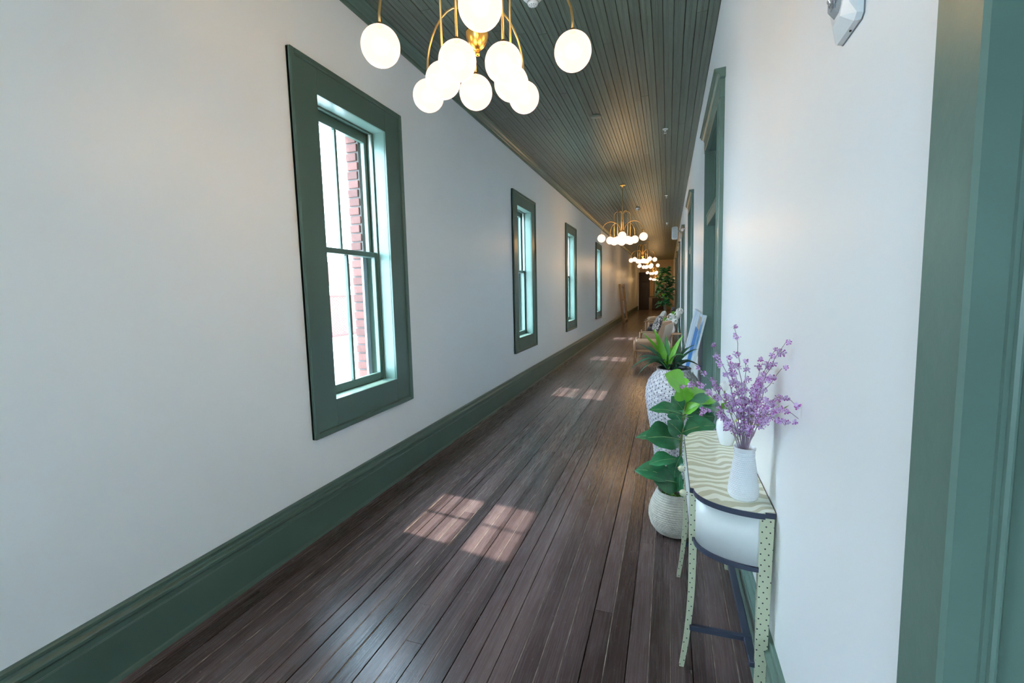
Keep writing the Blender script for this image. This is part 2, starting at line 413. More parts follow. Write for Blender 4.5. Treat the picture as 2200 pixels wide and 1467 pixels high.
# ------------------------------------------------------------------ right wall (old, leans in slightly), built in its own frame
def RW(name, loc=(XR, 0, 0)): return empty(name, loc, (0, LEAN, 0))
CAS = .125
open_r = [(NEAR[0]-.0, NEAR[1])] + [(a+CAS, c-CAS) for a, c in DOORS]
rw = MB()
y = Y0-.1
for a, c in open_r:
    rw.box((0, y, -.1), (.25, a, H+.2), wall_m); rw.box((0, a, 2.92), (.25, c, H+.2), wall_m); y = c
rw.box((0, y, -.1), (.25, Y1+.1, H+.2), wall_m)
wr = rw.build('wall_right', loc=(XR, 0, 0)); wr.rotation_euler = (0, LEAN, 0); tag(wr, 'bright white plaster wall with the green doorways', kind='structure')
brr = MB(); segs = []
y = Y0
for a, c in [(NEAR[0]-.12, NEAR[1]+.120)]+DOORS: segs.append((y, a)); y = c
segs.append((y, Y1))
for a, c in segs: brr.ext(baseboard_prof(-1, 0), a, c, green_r)
br = brr.build('baseboard_right', loc=(XR, 0, 0)); tag(br, 'tall moulded green baseboard on the doorway wall', kind='structure')

def make_door(n, a, c, label, top=2.92, near=False):
    r = RW('door_%d' % n); oa, oc = a+CAS, c-CAS
    if near: oa, oc = NEAR
    t = .030
    for y0, y1, e in ((oa-CAS+.01 if near else a, oa, -1), (oc, (oc+.120) if near else c, 1)):
        def f(b, y0=y0, y1=y1, e=e):
            b.bbox((-t, y0, 0), (.001, y1, top), green_r, .003)
            # raised bead on the inner edge of the casing
            yy = y0 if e > 0 else y1
            b.ext([(-t-.004, yy-.006*e), (-t-.008, yy+.001*e), (-t-.004, yy+.008*e), (-t+.001, yy+.009*e), (.0, yy), (.0, yy-.006*e)], 0, top, green_r, ax='z')
        one('casing_board', f, r)
    if not near:
        def f(b):
            b.bbox((-t-.004, a, top-.0), (.001, c, top+.12), green_r, .003)
            b.ext([(0, top+.12), (-.034, top+.12), (-.040, top+.135), (-.052, top+.145), (-.066, top+.150), (-.066, top+.165), (-.075, top+.168), (-.075, top+.176), (0, top+.18)], a-.035, c+.035, green_r)
        one('cornice', f, r)
    # jambs (reveals) with stop
    for yy, e in ((oa, 1), (oc, -1)):
        def f(b, yy=yy, e=e):
            b.box((-.001, min(yy-.001*e, yy+.012*e), 0), (.25, max(yy-.001*e, yy+.012*e), top), green_r)
            b.bbox((.004 if near else .048, min(yy+.01*e, yy+.022*e), 0), (.012 if near else .062, max(yy+.01*e, yy+.022*e), top), green_r, .003)
            b.bbox((.062, min(yy+.01*e, yy+.024*e), 0), (.094, max(yy+.01*e, yy+.024*e), top), green_r, .003)
        one('jamb', f, r)
    one('head_jamb', lambda b: b.box((-.001, oa, top-.012), (.25, oc, top+.001), green_r), r)
    one('transom_bar', lambda b: (b.bbox((-.012, oa, 2.20), (.12, oc, 2.30), green_r, .004), b.bbox((-.02, oa, 2.285), (.0, oc, 2.305), green_r, .004)), r)
    # transom sash with dark glass
    ts = one('transom_sash', lambda b: (b.bbox((.10, oa+.018, 2.30), (.135, oa+.085, top), green_r, .004), b.bbox((.10, oc-.085, 2.30), (.135, oc-.018, top), green_r, .004),
        b.bbox((.10, oa+.085, 2.30), (.135, oc-.085, 2.37), green_r, .004), b.bbox((.10, oa+.085, top-.07), (.135, oc-.085, top), green_r, .004)), r)
    one('pane', lambda b: b.box((.115, oa+.085, 2.37), (.12, oc-.085, top-.07), panel_m if False else green_r), ts)
    # panelled door leaf
    def leafd(b):
        X0, X1 = .095, .135
        st = .11; b.box((X0+.012, oa+.012, .01), (X1-.012, oc-.012, 2.2), green_r)
        for p, q in ((oa+.012, oa+.012+st), (oc-.012-st, oc-.012)): b.bbox((X0, p, .01), (X1, q, 2.2), green_r, .004)
        for z0, z1 in ((.01, .24), (.95, 1.12), (2.08, 2.2)): b.bbox((X0, oa+.012+st, z0), (X1, oc-.012-st, z1), green_r, .004)
        ym = (oa+oc)/2; b.bbox((X0, ym-.05, .24), (X1, ym+.05, 2.08), green_r, .004)
    dl_ = one('door_leaf', leafd, r)
    k = one('door_handle', lambda b: (b.tube([(.095, oa+.07, 1.0), (.05, oa+.07, 1.0)], .008, brass_t), b.sphere((.045, oa+.07, 1.0), .026, brass)), dl_)
    tag(r, label, kind='structure')
    return r
make_door(1, 0, 0, 'green moulded door frame at the right edge, nearest the camera', near=True)
for i, (a, c) in enumerate(DOORS):
    make_door(i+2, a, c, ['green doorway with transom and cornice just past the console table', 'second green doorway with cornice beyond the console table', 'third green doorway on the right, above the armchairs', 'fourth green doorway on the right, near the tall tree', 'fifth green doorway on the right, in the warm light', 'last green doorway on the right, near the end wall'][i])

# ------------------------------------------------------------------ end walls
ew = MB(); ew.box((XL-.5, Y1, -.1), (-2.08, Y1+.2, H+.2), wall_m); ew.box((-2.08, Y1, 2.75), (XR+.3, Y1+.2, H+.2), beige_wall); ew.box((-1.42, Y1, -.1), (XR+.3, Y1+.2, 2.75), beige_wall)
ew.box((-2.2, Y1+.3, -.1), (-1.3, Y1+.4, 3), dark_wood); ew.box((-2.2, Y1+.2, -.1), (-2.08, Y1+.3, 3), dark_wood); ew.box((-1.42, Y1+.2, -.1), (-1.3, Y1+.3, 3), dark_wood); ew.box((-2.2, Y1-.0, -.12), (-1.3, Y1+.4, -.02), dark_wood); ew.box((-2.2, Y1+.2, 2.75), (-1.3, Y1+.4, 3), dark_wood)  # unseen backing box behind the far door, added to stop sky light leaking in
ewo = ew.build('wall_end'); tag(ewo, 'beige wall closing the far end of the hallway', kind='structure')
de = empty('door_8', (-1.75, Y1, 0))
one('door_leaf', lambda b: (b.bbox((-.30, .06, .01), (.30, .10, 2.1), dark_wood, .005), b.bbox((-.2, .045, .3), (.2, .062, .95), dark_wood, .005), b.bbox((-.2, .045, 1.1), (.2, .062, 2.0), dark_wood, .005)), de)
one('transom_panel', lambda b: b.bbox((-.30, .06, 2.14), (.30, .10, 2.72), dark_wood, .004), de)
for e in (-1, 1): one('casing_board', lambda b: b.bbox((min(e*.3, e*.38), -.03, 0), (max(e*.3, e*.38), .1, 2.8), dark_wood, .004), de)
one('casing_board', lambda b: b.bbox((-.38, -.03, 2.72), (.38, .1, 2.84), dark_wood, .004), de)
tag(de, 'dark wooden door with transom at the far end', kind='structure')
bw = MB()
for p_, q_ in (((XL-.5, Y0-.2, -.1), (-1.36, Y0, H+.2)), ((-.44, Y0-.2, -.1), (XR+.3, Y0, H+.2)), ((-1.36, Y0-.2, 2.7), (-.44, Y0, H+.2)), ((-1.36, Y0-.2, -.1), (-.44, Y0, 1.1))): bw.box(p_, q_, wall_m)
tag(bw.build('wall_back'), 'white wall behind the camera, with the unseen window added for daylight', kind='structure')
w7 = empty('window_7', (-.9, Y0, 0))  # out-of-view window added in the back wall to raise the daylight up front
one('window_frame', lambda b: [b.bbox(p_, q_, green, .004) for p_, q_ in (((-.46, -.12, 1.1), (-.40, .02, 2.7)), ((.40, -.12, 1.1), (.46, .02, 2.7)), ((-.40, -.12, 1.1), (.40, .02, 1.17)), ((-.40, -.12, 2.64), (.40, .02, 2.7)), ((-.40, -.1, 1.9), (.40, 0, 1.95)), ((-.01, -.1, 1.17), (.01, 0, 1.9)), ((-.01, -.1, 1.95), (.01, 0, 2.64)))], w7)
one('pane', lambda b: b.box((-.40, -.06, 1.17), (.40, -.056, 2.64), gl), w7)
tag(w7, 'large green window added behind the camera, out of view, to bring in daylight', kind='structure')

# ------------------------------------------------------------------ outside
rf = one('flat_roof', lambda b: (b.box((-15.5, -25, -.9), (WOT-.02, 30, -.6), roof_m), b.box((-15.5, -25, -.6), (-15.1, 30, -.45), roof_m))); tag(rf, 'white flat roof of a lower wing seen through the windows', kind='structure')
ob = empty('brick_building', (-15.6, 12, -1.0))
def f(b):
    b.box((-6, -30, 0), (0, 30, 2.6), brick_m)
one('wall', f, ob)
bb = MB(); rb = random.Random(5)
for r_ in range(36):
    z = r_*.072
    y = 3+(.11 if r_ % 2 else 0)
    while y < 12:
        b0 = (0, y, z); bb.box((-.01, y, z+.005), (.012+rb.uniform(0, .004), y+.205, z+.066), brick_m); y += .215
tag(bb.build('brick', ob), kind='stuff')
one('coping', lambda b: b.box((-6.1, -30, 2.6), (.12, 30, 3.05), roof_m), ob)
one('penthouse', lambda b: (b.box((-6, -6, 3.05), (-.3, 26, 4.25), brick_m)), ob)
tag(ob, 'low red brick building with white coping seen through the nearest window', 'building')

# ------------------------------------------------------------------ chandeliers
def arc_pts(r0, r1, z0, zt, zend, n=12):
    R = (r1-r0)/2; zc = zt-R; pts = [(r0, z0)]
    for k in range(n+1):
        a = PI-PI*k/n; pts.append((r0+R+R*cos(a), zc+R*sin(a)))
    pts.append((r1, zend)); return pts
def make_chandelier(x, y, label, dz=0):
    r = empty('chandelier', (x, y, H))
    z = lambda q: q-H+dz
    one('canopy', lambda b: b.lathe([(.0, 0), (.062, 0), (.062, -.012), (.05, -.022), (.012, -.028), (.012, -.05), (.0, -.05)], brass, 28), r)
    one('rod', lambda b: b.tube([(0, 0, -.02), (0, 0, z(2.80))], .0065, brass_t, 8), r)
    hb = one('hub', lambda b: b.lathe([(0, 2.802), (.044, 2.802), (.052, 2.798), (.053, 2.79), (.050, 2.77), (.042, 2.748), (.030, 2.730), (.014, 2.717), (.0, 2.714)], brass, 32, (0, 0, z(0))), r)
    one('finial', lambda b: (b.lathe([(0, 2.716), (.006, 2.716), (.004, 2.711), (.010, 2.706), (.011, 2.699), (.008, 2.692), (0, 2.689)], brass, 16, (0, 0, z(0)))), hb)
    for (rg, ang0, zt, zg, r0) in ((.44, 6, 2.99, 2.655, .034), (.172, 45, 3.20, 2.60, .022)):
        for k in range(5):
            a = rad(ang0+72*k); d = Vector((cos(a), sin(a), 0))
            pts = [(d.x*q, d.y*q, z(h_)) for q, h_ in arc_pts(r0, rg, 2.79, zt, zg+.08)]
            ar = one('arm', lambda b: b.tube(pts, .0058, brass_t, 8), r)
            one('collar', lambda b: b.tube([(d.x*rg, d.y*rg, z(zg+.079)), (d.x*rg, d.y*rg, z(zg+.094))], .011, brass, 12), ar)
            gb = obj('globe', globe_me, r, (d.x*rg, d.y*rg, z(zg)))
            bo = bpy.data.objects.new('bulb', bulb); COL.objects.link(bo); bo.parent = gb
    tag(r, label, 'chandelier', 'brass globe chandeliers down the hallway')
    return r
g_ = MB(); g_.sphere((0, 0, 0), .0825, globe_m, 28, 18); globe_me = g_.mesh('globe')
c0 = make_chandelier(-.855, 2.10, 'brass chandelier with glowing white globes, nearest the camera at the top of the view')
for x, y, dz, lb in ((-.92, 9.94, 0, 'brass globe chandelier hanging second from the camera, level with the second and third windows'),
                     (-.90, 17.6, 0, 'brass globe chandelier hanging third from the camera, just past the farthest window'),
                     (-.90, 21.9, -.02, 'brass globe chandelier hanging fourth from the camera'),
                     (-.84, 29.0, -.1, 'small looking brass globe chandelier, second from the far end'),
                     (-.86, 34.6, -.36, 'smallest looking brass globe chandelier, lowest and nearest the end wall')):
    if dz: make_chandelier(x, y, lb, dz)
    else:
        c = copy_tree(c0); c.location = (x, y, H); c['label'] = lb
        c.rotation_euler = (0, 0, rad(53 if y < 12 else 12))

# ------------------------------------------------------------------ ceiling and wall fittings
def smoke(x, y, label):
    r = empty('smoke_detector', (x, y, H))
    one('base', lambda b: b.lathe([(0, .01), (.075, .01), (.075, -.006), (.068, -.014), (0, -.014)], white_p, 32), r)
    def f(b):
        b.lathe([(.060, -.012), (.058, -.024), (.046, -.034), (.040, -.036), (.040, -.048), (.034, -.060), (.020, -.066), (0, -.067)], white_p, 32)
    one('cover', f, r)
    v = MB()
    for k in range(24):
        a = 2*PI*k/24
        for zz in (-.041, -.0455):
            M = Matrix.Rotation(a, 4, 'Z'); v.box((.036, -.0032, zz-.0012), (.0412, .0032, zz+.0012), grey_p, M)
    for rr_ in (.012, .020, .028):
        for k in range(10):
            M = Matrix.Rotation(2*PI*k/10+.2, 4, 'Z'); v.box((rr_-.001, -.003, -.0685+rr_*.10), (rr_+.001, .003, -.055), grey_p, M)
    v.build('vent_slots', r)
    tag(r, label, 'smoke detector')
smoke(-.965, 3.46, 'white round smoke detector beside the nearest chandelier at the top edge')
smoke(-.80, 12.9, 'small white smoke detector just beyond the second chandelier')
def sprinkler(x, y, label):
    r = empty('sprinkler_head', (x, y, H))
    one('escutcheon', lambda b: b.lathe([(0, .005), (.038, .005), (.038, -.004), (.030, -.010), (.012, -.012), (0, -.012)], white_p, 24), r)
    one('nozzle', lambda b: (b.tube([(0, 0, -.01), (0, 0, -.03)], .011, white_p, 10), b.tube([(.010, 0, -.03), (.012, 0, -.045), (0, 0, -.056)], .003, white_p, 6), b.tube([(-.010, 0, -.03), (-.012, 0, -.045), (0, 0, -.056)], .003, white_p, 6)), r)
    one('deflector', lambda b: b.lathe([(0, -.055), (.018, -.055), (.018, -.059), (0, -.059)], white_p, 16), r)
    tag(r, label, 'sprinkler')
sprinkler(-.07, 6.78, 'white pendant sprinkler on the green ceiling, nearest one in view')
sprinkler(-.07, 11.48, 'white pendant sprinkler on the ceiling, smaller and farther')
sprinkler(-.07, 16.2, 'tiny white pendant sprinkler, farthest in view')
cv = one('cover_plate', lambda b: b.lathe([(0, .004), (.07, .004), (.07, -.003), (.064, -.007), (0, -.008)], ceil_m, 28), loc=(-.88, 5.97, H)); tag(cv, 'round cover plate painted green on the ceiling', 'cover plate')

# strobe alarm on the right wall near the camera
r = empty('alarm_strobe', (XR-.0225, 1.218, 2.13), (0, LEAN, 0))
def octa(y0, y1, z0, z1, cy, cz): return [(y0+cy, z0), (y1-cy, z0), (y1, z0+cz), (y1, z1-cz), (y1-cy, z1), (y0+cy, z1), (y0, z1-cz), (y0, z0+cz)]
def frus(b, o0, x0, o1, x1, m_):
    n = len(o0); vs = [(x0, a, c) for a, c in o0]+[(x1, a, c) for a, c in o1]
    b.add(vs, [(i, (i+1) % n, n+(i+1) % n, n+i) for i in range(n)]+[tuple(range(n-1, -1, -1)), tuple(range(n, 2*n))], m_)
one('back_plate', lambda b: frus(b, octa(-.066, .066, -.001, .231, .012, .008), 0, octa(-.066, .066, -.001, .231, .012, .008), -.003, grey_p), r)
one('housing', lambda b: (frus(b, octa(-.065, .065, 0, .23, .012, .008), -.003, octa(-.064, .064, .001, .229, .014, .010), -.014, white_p), frus(b, octa(-.064, .064, .001, .229, .014, .010), -.014, octa(-.040, .046, .030, .205, .022, .030), -.030, white_p)), r)
def gr(b):
    for j in range(8):
        for k in range(6):
            yy = -.026+k*.010; zz = .112+j*.010; b.box((-.0312, yy-.0028, zz-.0028), (-.0295, yy+.0028, zz+.0028), grey_p)
one('speaker_grille', gr, r)
ln = one('strobe_lens', lambda b: (frus(b, octa(-.024, .030, .040, .092, .012, .012), -.0295, octa(-.012, .018, .052, .080, .006, .006), -.043, clear)), r); ln['label'] = 'clear faceted lens'
one('flash_reflector', lambda b: (b.lathe([(.004, 0), (.014, .008), (.018, .016)], chrome, 10, (-.031, .003, .058)), b.tube([(-.035, -.010, .068), (-.035, .016, .068)], .003, chrome, 8)), ln)
one('screw_hole', lambda b: b.tube([(-.008, -.012, .002), (-.008, -.012, -.0018)], .0022, black_m, 8), r)
tag(r, 'white faceted alarm strobe with clear lens at the top right wall', 'alarm')

r = empty('wall_speaker', (XR-.036, 15.5, 3.12), (0, LEAN, 0))
one('mounting_plate', lambda b: b.bbox((-.02, -.2, -.02), (0, .2, .50), white_p, .004), r)
one('bracket', lambda b: b.tube([(-.02, 0, .25), (-.12, 0, .22)], .03, white_p, 10), r)
one('housing', lambda b: b.rbox((-.27, -.16, .0), (-.09, .16, .38), white_p, .05, 4), r)
tag(r, 'white rounded speaker box high on the right wall', 'speaker')
r = empty('security_camera', (XR-.032, 11.45, 2.93), (0, LEAN, 0))
one('bracket', lambda b: (b.bbox((-.012, -.04, -.04), (0, .04, .04), white_p, .004), b.tube([(-.01, 0, .02), (-.05, 0, .02)], .012, white_p, 8)), r)
one('dome', lambda b: b.sphere((-.065, 0, .0), .038, white_p, 14, 10), r)
tag(r, 'small white round camera high on the wall beside the third doorway', 'camera')

# ------------------------------------------------------------------ console table
TY0, TY1, TF, TB, TZ = 1.745, 2.745, .094, .372, .80
TC = (TY0+TY1)/2
def end_curve(inset=0, n=14):
    # quarter from front leg (TF, 1.915) to wall block (.335, TY0)
    pts = []
    for k in range(n+1):
        a = PI/2*k/n
        pts.append((.335-(.335-TF-.014)*cos(a)**.95 if cos(a) > 0 else .335, 1.90-(1.90-TY0)*sin(a)))
    return [(x+inset*.8, y+inset) for x, y in pts]
def outline(ins=0):
    e = end_curve(ins)
    near = [(TF+ins, 1.955), (TF+ins, 1.905+ins*.3)] + e + [(.338, TY0+ins), (.338, TY0+.012+ins), (TB, TY0+.012+ins)]
    farp = [(x, 2*TC-y) for x, y in reversed(near)]
    return near+farp
r = empty('console_table', (0, 0, 0))
zeb = mat('zebra_top', (.8, .8, .7), .3)
N, L, P = nodes(zeb)
tc = N.new('ShaderNodeTexCoord'); mp = N.new('ShaderNodeMapping'); L.new(tc.outputs['Object'], mp.inputs[0])
mp.inputs['Scale'].default_value = (1.7, 1, 1)
no = N.new('ShaderNodeTexNoise'); no.inputs['Scale'].default_value = 4.2; no.inputs['Detail'].default_value = 1.5; L.new(mp.outputs[0], no.inputs[0])
sx = N.new('ShaderNodeSeparateXYZ'); L.new(tc.outputs['Object'], sx.inputs[0])
ph = mth(N, L, 'ADD', mth(N, L, 'MULTIPLY', sx.outputs[1], 112), mth(N, L, 'ADD', mth(N, L, 'MULTIPLY', no.outputs[0], 27), mth(N, L, 'MULTIPLY', sx.outputs[0], -22)))
sn = mth(N, L, 'SINE', ph)
cr = N.new('ShaderNodeValToRGB'); cr.color_ramp.elements[0].position = .47; cr.color_ramp.elements[0].color = sr(198, 196, 166); cr.color_ramp.elements[1].position = .53; cr.color_ramp.elements[1].color = sr(236, 238, 222)
L.new(mth(N, L, 'ADD', mth(N, L, 'MULTIPLY', sn, .5), .5), cr.inputs[0]); L.new(cr.outputs[0], P.inputs['Base Color'])
one('table_top', lambda b: (b.ext(outline(.0), TZ-.022, TZ-.0008, navy, ax='z')), r)
one('zebra_inlay', lambda b: b.ext(outline(.0015), TZ-.0008, TZ, zeb, ax='z'), r)['label'] = 'zebra-striped cream surface'
def body(b):
    e = [(x, y) for x, y in end_curve(.012) if x < .322]
    near = [(TF+.012, 1.96), (TF+.012, 1.93)] + e + [(.323, TY0+.013)]
    ring = near+[(.324, TY0+.04)]; farp = [(x, 2*TC-y) for x, y in reversed(ring)]
    b.ext(ring+farp, .590, TZ-.022, panel_m, True, ax='z')
one('apron', body, r)
def trimb(b):
    e = [(x, y) for x, y in end_curve(.004) if x < .322]; near = [(TF+.008, 1.96), (TF+.006, 1.92)]+e+[(.324, TY0+.005)]; ring = near+[(.325, TY0+.04)]
    b.ext(ring+[(x, 2*TC-y) for x, y in reversed(ring)], .573, .590, navy, ax='z')
one('lower_trim', trimb, r)
dots = mat('dotted_cream', sr(205, 208, 176), .35)
N, L, P = nodes(dots)
tc = N.new('ShaderNodeTexCoord'); sx = N.new('ShaderNodeSeparateXYZ'); L.new(tc.outputs['Object'], sx.inputs[0])
u = mth(N, L, 'DIVIDE', mth(N, L, 'ADD', sx.outputs[0], sx.outputs[1]), .013); v = mth(N, L, 'DIVIDE', sx.outputs[2], .021)
rowi = mth(N, L, 'FLOOR', v); par = mth(N, L, 'MODULO', rowi, 2)
uo = mth(N, L, 'ADD', mth(N, L, 'MULTIPLY', u, .5), mth(N, L, 'MULTIPLY', par, .5))
wn = N.new('ShaderNodeTexWhiteNoise'); wn.noise_dimensions = '1D'; L.new(rowi, wn.inputs['W'])
uo = mth(N, L, 'ADD', uo, mth(N, L, 'MULTIPLY', wn.outputs[0], .25))
fu = mth(N, L, 'MULTIPLY', mth(N, L, 'SUBTRACT', mth(N, L, 'FRACT', uo), .5), .027); fv = mth(N, L, 'MULTIPLY', mth(N, L, 'SUBTRACT', mth(N, L, 'FRACT', v), .5), .021)
d2 = mth(N, L, 'SQRT', mth(N, L, 'ADD', mth(N, L, 'MULTIPLY', fu, fu), mth(N, L, 'MULTIPLY', fv, fv)))
ms = mth(N, L, 'LESS_THAN', d2, .0029)
mix = N.new('ShaderNodeMix'); mix.data_type = 'RGBA'; L.new(ms, mix.inputs['Factor']); mix.inputs['A'].default_value = sr(205, 208, 176); mix.inputs['B'].default_value = (.02, .02, .03, 1)
L.new(mix.outputs['Result'], P.inputs['Base Color'])
def leg(b, xt, yt, front=True, sy=1):
    st = []
    n = 16; H0 = TZ-.022
    for k in range(n+1):
        t = k/n; z = H0*(1-t)
        w_ = .034-.016*t if front else .048-.014*t
        off = 0
        if front: off = -.034*max(0, (t-.42)/.58)**2.0
        st.append((xt+off, yt, z, w_, .034-.014*t))
    vs = []; fs = []
    for (x, y, z, wx, wy) in st: vs += [(x-wx/2, y-wy/2, z), (x+wx/2, y-wy/2, z), (x+wx/2, y+wy/2, z), (x-wx/2, y+wy/2, z)]
    for k in range(n):
        for j in range(4): fs.append((k*4+j, k*4+(j+1) % 4, k*4+4+(j+1) % 4, k*4+4+j))
    fs += [(0, 1, 2, 3), (n*4+3, n*4+2, n*4+1, n*4)]
    b.add(vs, fs, dots)
for xt, yt, fr_ in ((TF+.017, 1.925, True), (TF+.017, 2*TC-1.925, True), (.346, TY0+.030, False), (.346, 2*TC-TY0-.030, False)):
    one('leg', lambda b: leg(b, xt, yt, fr_), r)
for yy in (1.915, 2*TC-1.915):
    one('stretcher', lambda b: b.bbox((.105, yy-.010, .178), (.335, yy+.010, .202), navy, .003), r)
one('stretcher', lambda b: b.bbox((.308, TY0+.03, .176), (.338, 2*TC-TY0-.03, .20), navy, .003), r)
for ya, yb in ((1.955, TC-.004), (TC+.004, 2*TC-1.955)):
    d = one('drawer', lambda b: (b.bbox((TF+.004, ya, .598), (TF+.03, yb, TZ-.028), panel_m, .002), b.box((TF+.0025, ya+.004, .604), (TF+.006, yb-.004, .608), navy), b.box((TF+.0025, ya+.004, TZ-.038), (TF+.006, yb-.004, TZ-.034), navy)), r)
    ym = (ya+yb)/2
    kb = one('knob', lambda b: (b.tube([(TF+.006, ym, .69), (TF-.008, ym, .69)], [.009, .006], chrome, 12), b.sphere((TF-.018, ym, .69), .0155, cream, 16, 10), b.tube([(TF-.028, ym, .69), (TF-.034, ym, .69)], [.010, .007], brass_t, 12), b.sphere((TF-.036, ym, .69), .005, navy, 8, 6)), d)
    kb['label'] = 'round cream and brass knob'
tag(r, 'cream bow-ended console table with zebra top and dotted legs', 'table')

# ------------------------------------------------------------------ hobnail vase with purple branches
VX, VY = .283, 1.872
def hob(a, z, r_):
    if z < .012 or z > .178: return 0
    row = z/.0075; k = math.floor(row); u_ = a/(2*PI)*34+(.5 if k % 2 else 0)
    return .0031*max(0, sin(PI*(row-k)))*max(0, sin(PI*(u_ % 1)))
def vase_prof(n=96):
    key = [(0, .0), (.046, .0), (.0515, .006), (.0525, .016), (.050, .05), (.043, .10), (.0365, .145), (.0335, .165), (.035, .178), (.038, .190), (.040, .197)]
    out = [(.0, 0), (.044, 0)]
    for k in range(n+1):
        z = .197*k/n
        for (a, za), (b_, zb) in zip(key[1:], key[2:]):
            if za <= z <= zb+1e-9:
                out.append((a+(b_-a)*(z-za)/(zb-za+1e-9), z)); break
    return out+[(.0385, .199), (.036, .198), (.032, .18), (.0315, .15), (.036, .11), (.042, .05), (.04, .02), (0, .018)]
va = one('hobnail_vase', lambda b: b.lathe(vase_prof(), white_c, 136, rf=hob), loc=(VX, VY, TZ)); tag(va, 'white textured ceramic vase holding the purple branches, on the console table', 'vase')

def bez(p0, p1, p2, n=10):
    return [tuple(p0[i]*(1-t)**2+2*p1[i]*t*(1-t)+p2[i]*t*t for i in range(3)) for t in [k/n for k in range(n+1)]]
rf_ = random.Random(21)
def blossom_mesh(seed, rad_, n):
    q = random.Random(seed); b = MB()
    for k in range(int(n*1.5)):
        d = Vector((q.gauss(0, 1), q.gauss(0, 1), q.gauss(0, .8))).normalized()*rad_*q.uniform(.45, 1)
        m_ = lilac if q.random() < .68 else magenta
        s_ = q.uniform(.0017, .0033)
        if m_ is lilac: b.sphere(d, s_*1.25, m_, 6, 4, (1, 1, .7))
        else: b.sphere(d, s_*.8, m_, 5, 4); b.tube([d*.3, d], .0007, magenta, 3, False)
    return b.mesh('blossom')
BL = [blossom_mesh(1, .017, 26), blossom_mesh(2, .013, 18), blossom_mesh(3, .0085, 9), blossom_mesh(4, .012, 14)]
pb = empty('purple_branches', (VX, VY, TZ+.10))
tips = [(.231, 1.85, 1.454), (.162, 1.85, 1.379), (.104, 1.85, 1.307), (.052, 1.85, 1.227), (.124, 1.85, 1.127), (.207, 1.85, 1.07), (.345, 1.60, 1.425), (.34, 1.70, 1.395), (.335, 1.80, 1.306), (.345, 1.46, 1.265), (.345, 1.42, 1.235), (.345, 1.56, 1.175),
        (.27, 1.85, 1.329), (.207, 1.82, 1.336), (.331, 1.86, 1.323), (.257, 1.83, 1.233), (.338, 1.60, 1.345), (.305, 1.80, 1.201), (.24, 1.90, 1.30), (.30, 1.78, 1.28), (.18, 1.88, 1.24), (.32, 1.74, 1.16)]
def flip(v): return Vector(v)-Vector((VX, VY, TZ+.10))
lm = MB()
lm.add([(0, 0, 0), (.22, .35, .04), (0, 1, -.05), (-.22, .35, .04), (0, .5, 0)], [(0, 1, 4), (1, 2, 4), (2, 3, 4), (3, 0, 4)], lime, True); small_leaf = lm.mesh('leaf')
lm = MB()
lm.add([(0, 0, 0), (.22, .35, .04), (0, 1, -.05), (-.22, .35, .04), (0, .5, 0)], [(0, 1, 4), (1, 2, 4), (2, 3, 4), (3, 0, 4)], stem_m, True); small_leaf2 = lm.mesh('leaf')
for i, tp in enumerate(tips):
    base = Vector((VX+rf_.uniform(-.008, .008), VY+rf_.uniform(-.008, .008), TZ+.03)); t = Vector(tp)
    mid = Vector((VX+(t.x-VX)*.30, VY+(t.y-VY)*.30, TZ+.2+(t.z-TZ-.2)*.62))
    dro = i in (3, 4, 5, 9, 10, 11)
    if dro: mid = Vector((VX+(t.x-VX)*.45, VY+(t.y-VY)*.45, t.z+.03))
    # stems pass through the vase mouth
    mouth = Vector((VX+(t.x-VX)*.10, VY+(t.y-VY)*.06, TZ+.20))
    pts = [base, base.lerp(mouth, .5)]+[Vector(p) for p in bez(mouth, mid, t, 12)]
    for j in range(4, len(pts)-1): pts[j] += Vector((rf_.uniform(-1, 1), rf_.uniform(-1, 1), rf_.uniform(-1, 1)))*.0035
    lp = [flip(p) for p in pts]
    sm = one('stem', lambda b: b.tube(lp, [.0022-.0014*k/len(lp) for k in range(len(lp))], twig, 5), pb)
    nb = 7
    for k in range(nb):
        f_ = (.22 if i%3==0 else .36)+(.78 if i%3==0 else .64)*k/(nb-1)
        idx = 2+f_*(len(lp)-3); j = min(int(idx), len(lp)-2); p = lp[j].lerp(lp[j+1], idx-j)
        me = BL[2] if k == nb-1 else rf_.choice((BL[0], BL[1], BL[3], BL[3], BL[1], BL[2], BL[2]))
        off = Vector((rf_.uniform(-1, 1), rf_.uniform(-1, 1), rf_.uniform(-1, 1)))*.010
        q = p+off
        if (q+Vector((VX, VY, 0))).x > .350: q.x = .350-VX
        M = Matrix.Translation(q) @ Matrix.Rotation(rf_.uniform(0, 6), 4, Vector((rf_.random(), rf_.random(), 1)).normalized()) @ Matrix.Scale(rf_.uniform(.95, 1.35), 4)
        obj('blossom', me, sm, M=M)
        if rf_.random() < .45:
            M = Matrix.Translation(p) @ Matrix.Rotation(rf_.uniform(0, 6.28), 4, 'Z') @ Matrix.Rotation(rf_.uniform(-.3, .9), 4, 'X') @ Matrix.Scale(rf_.uniform(.014, .024), 4)
            obj('leaf', small_leaf if (f_ < .4) else small_leaf2, sm, M=M)
    # one or two bright leaves low on the stem
    if i % 2 == 0:
        p = lp[3+i % 4]
        M = Matrix.Translation(p) @ Matrix.Rotation(rf_.uniform(0, 6.28), 4, 'Z') @ Matrix.Rotation(rf_.uniform(.2, 1.0), 4, 'X') @ Matrix.Scale(rf_.uniform(.022, .032), 4)
        obj('leaf', small_leaf, sm, M=M)
tag(pb, 'spray of purple and lilac blossom branches in the white textured vase', 'flowers')

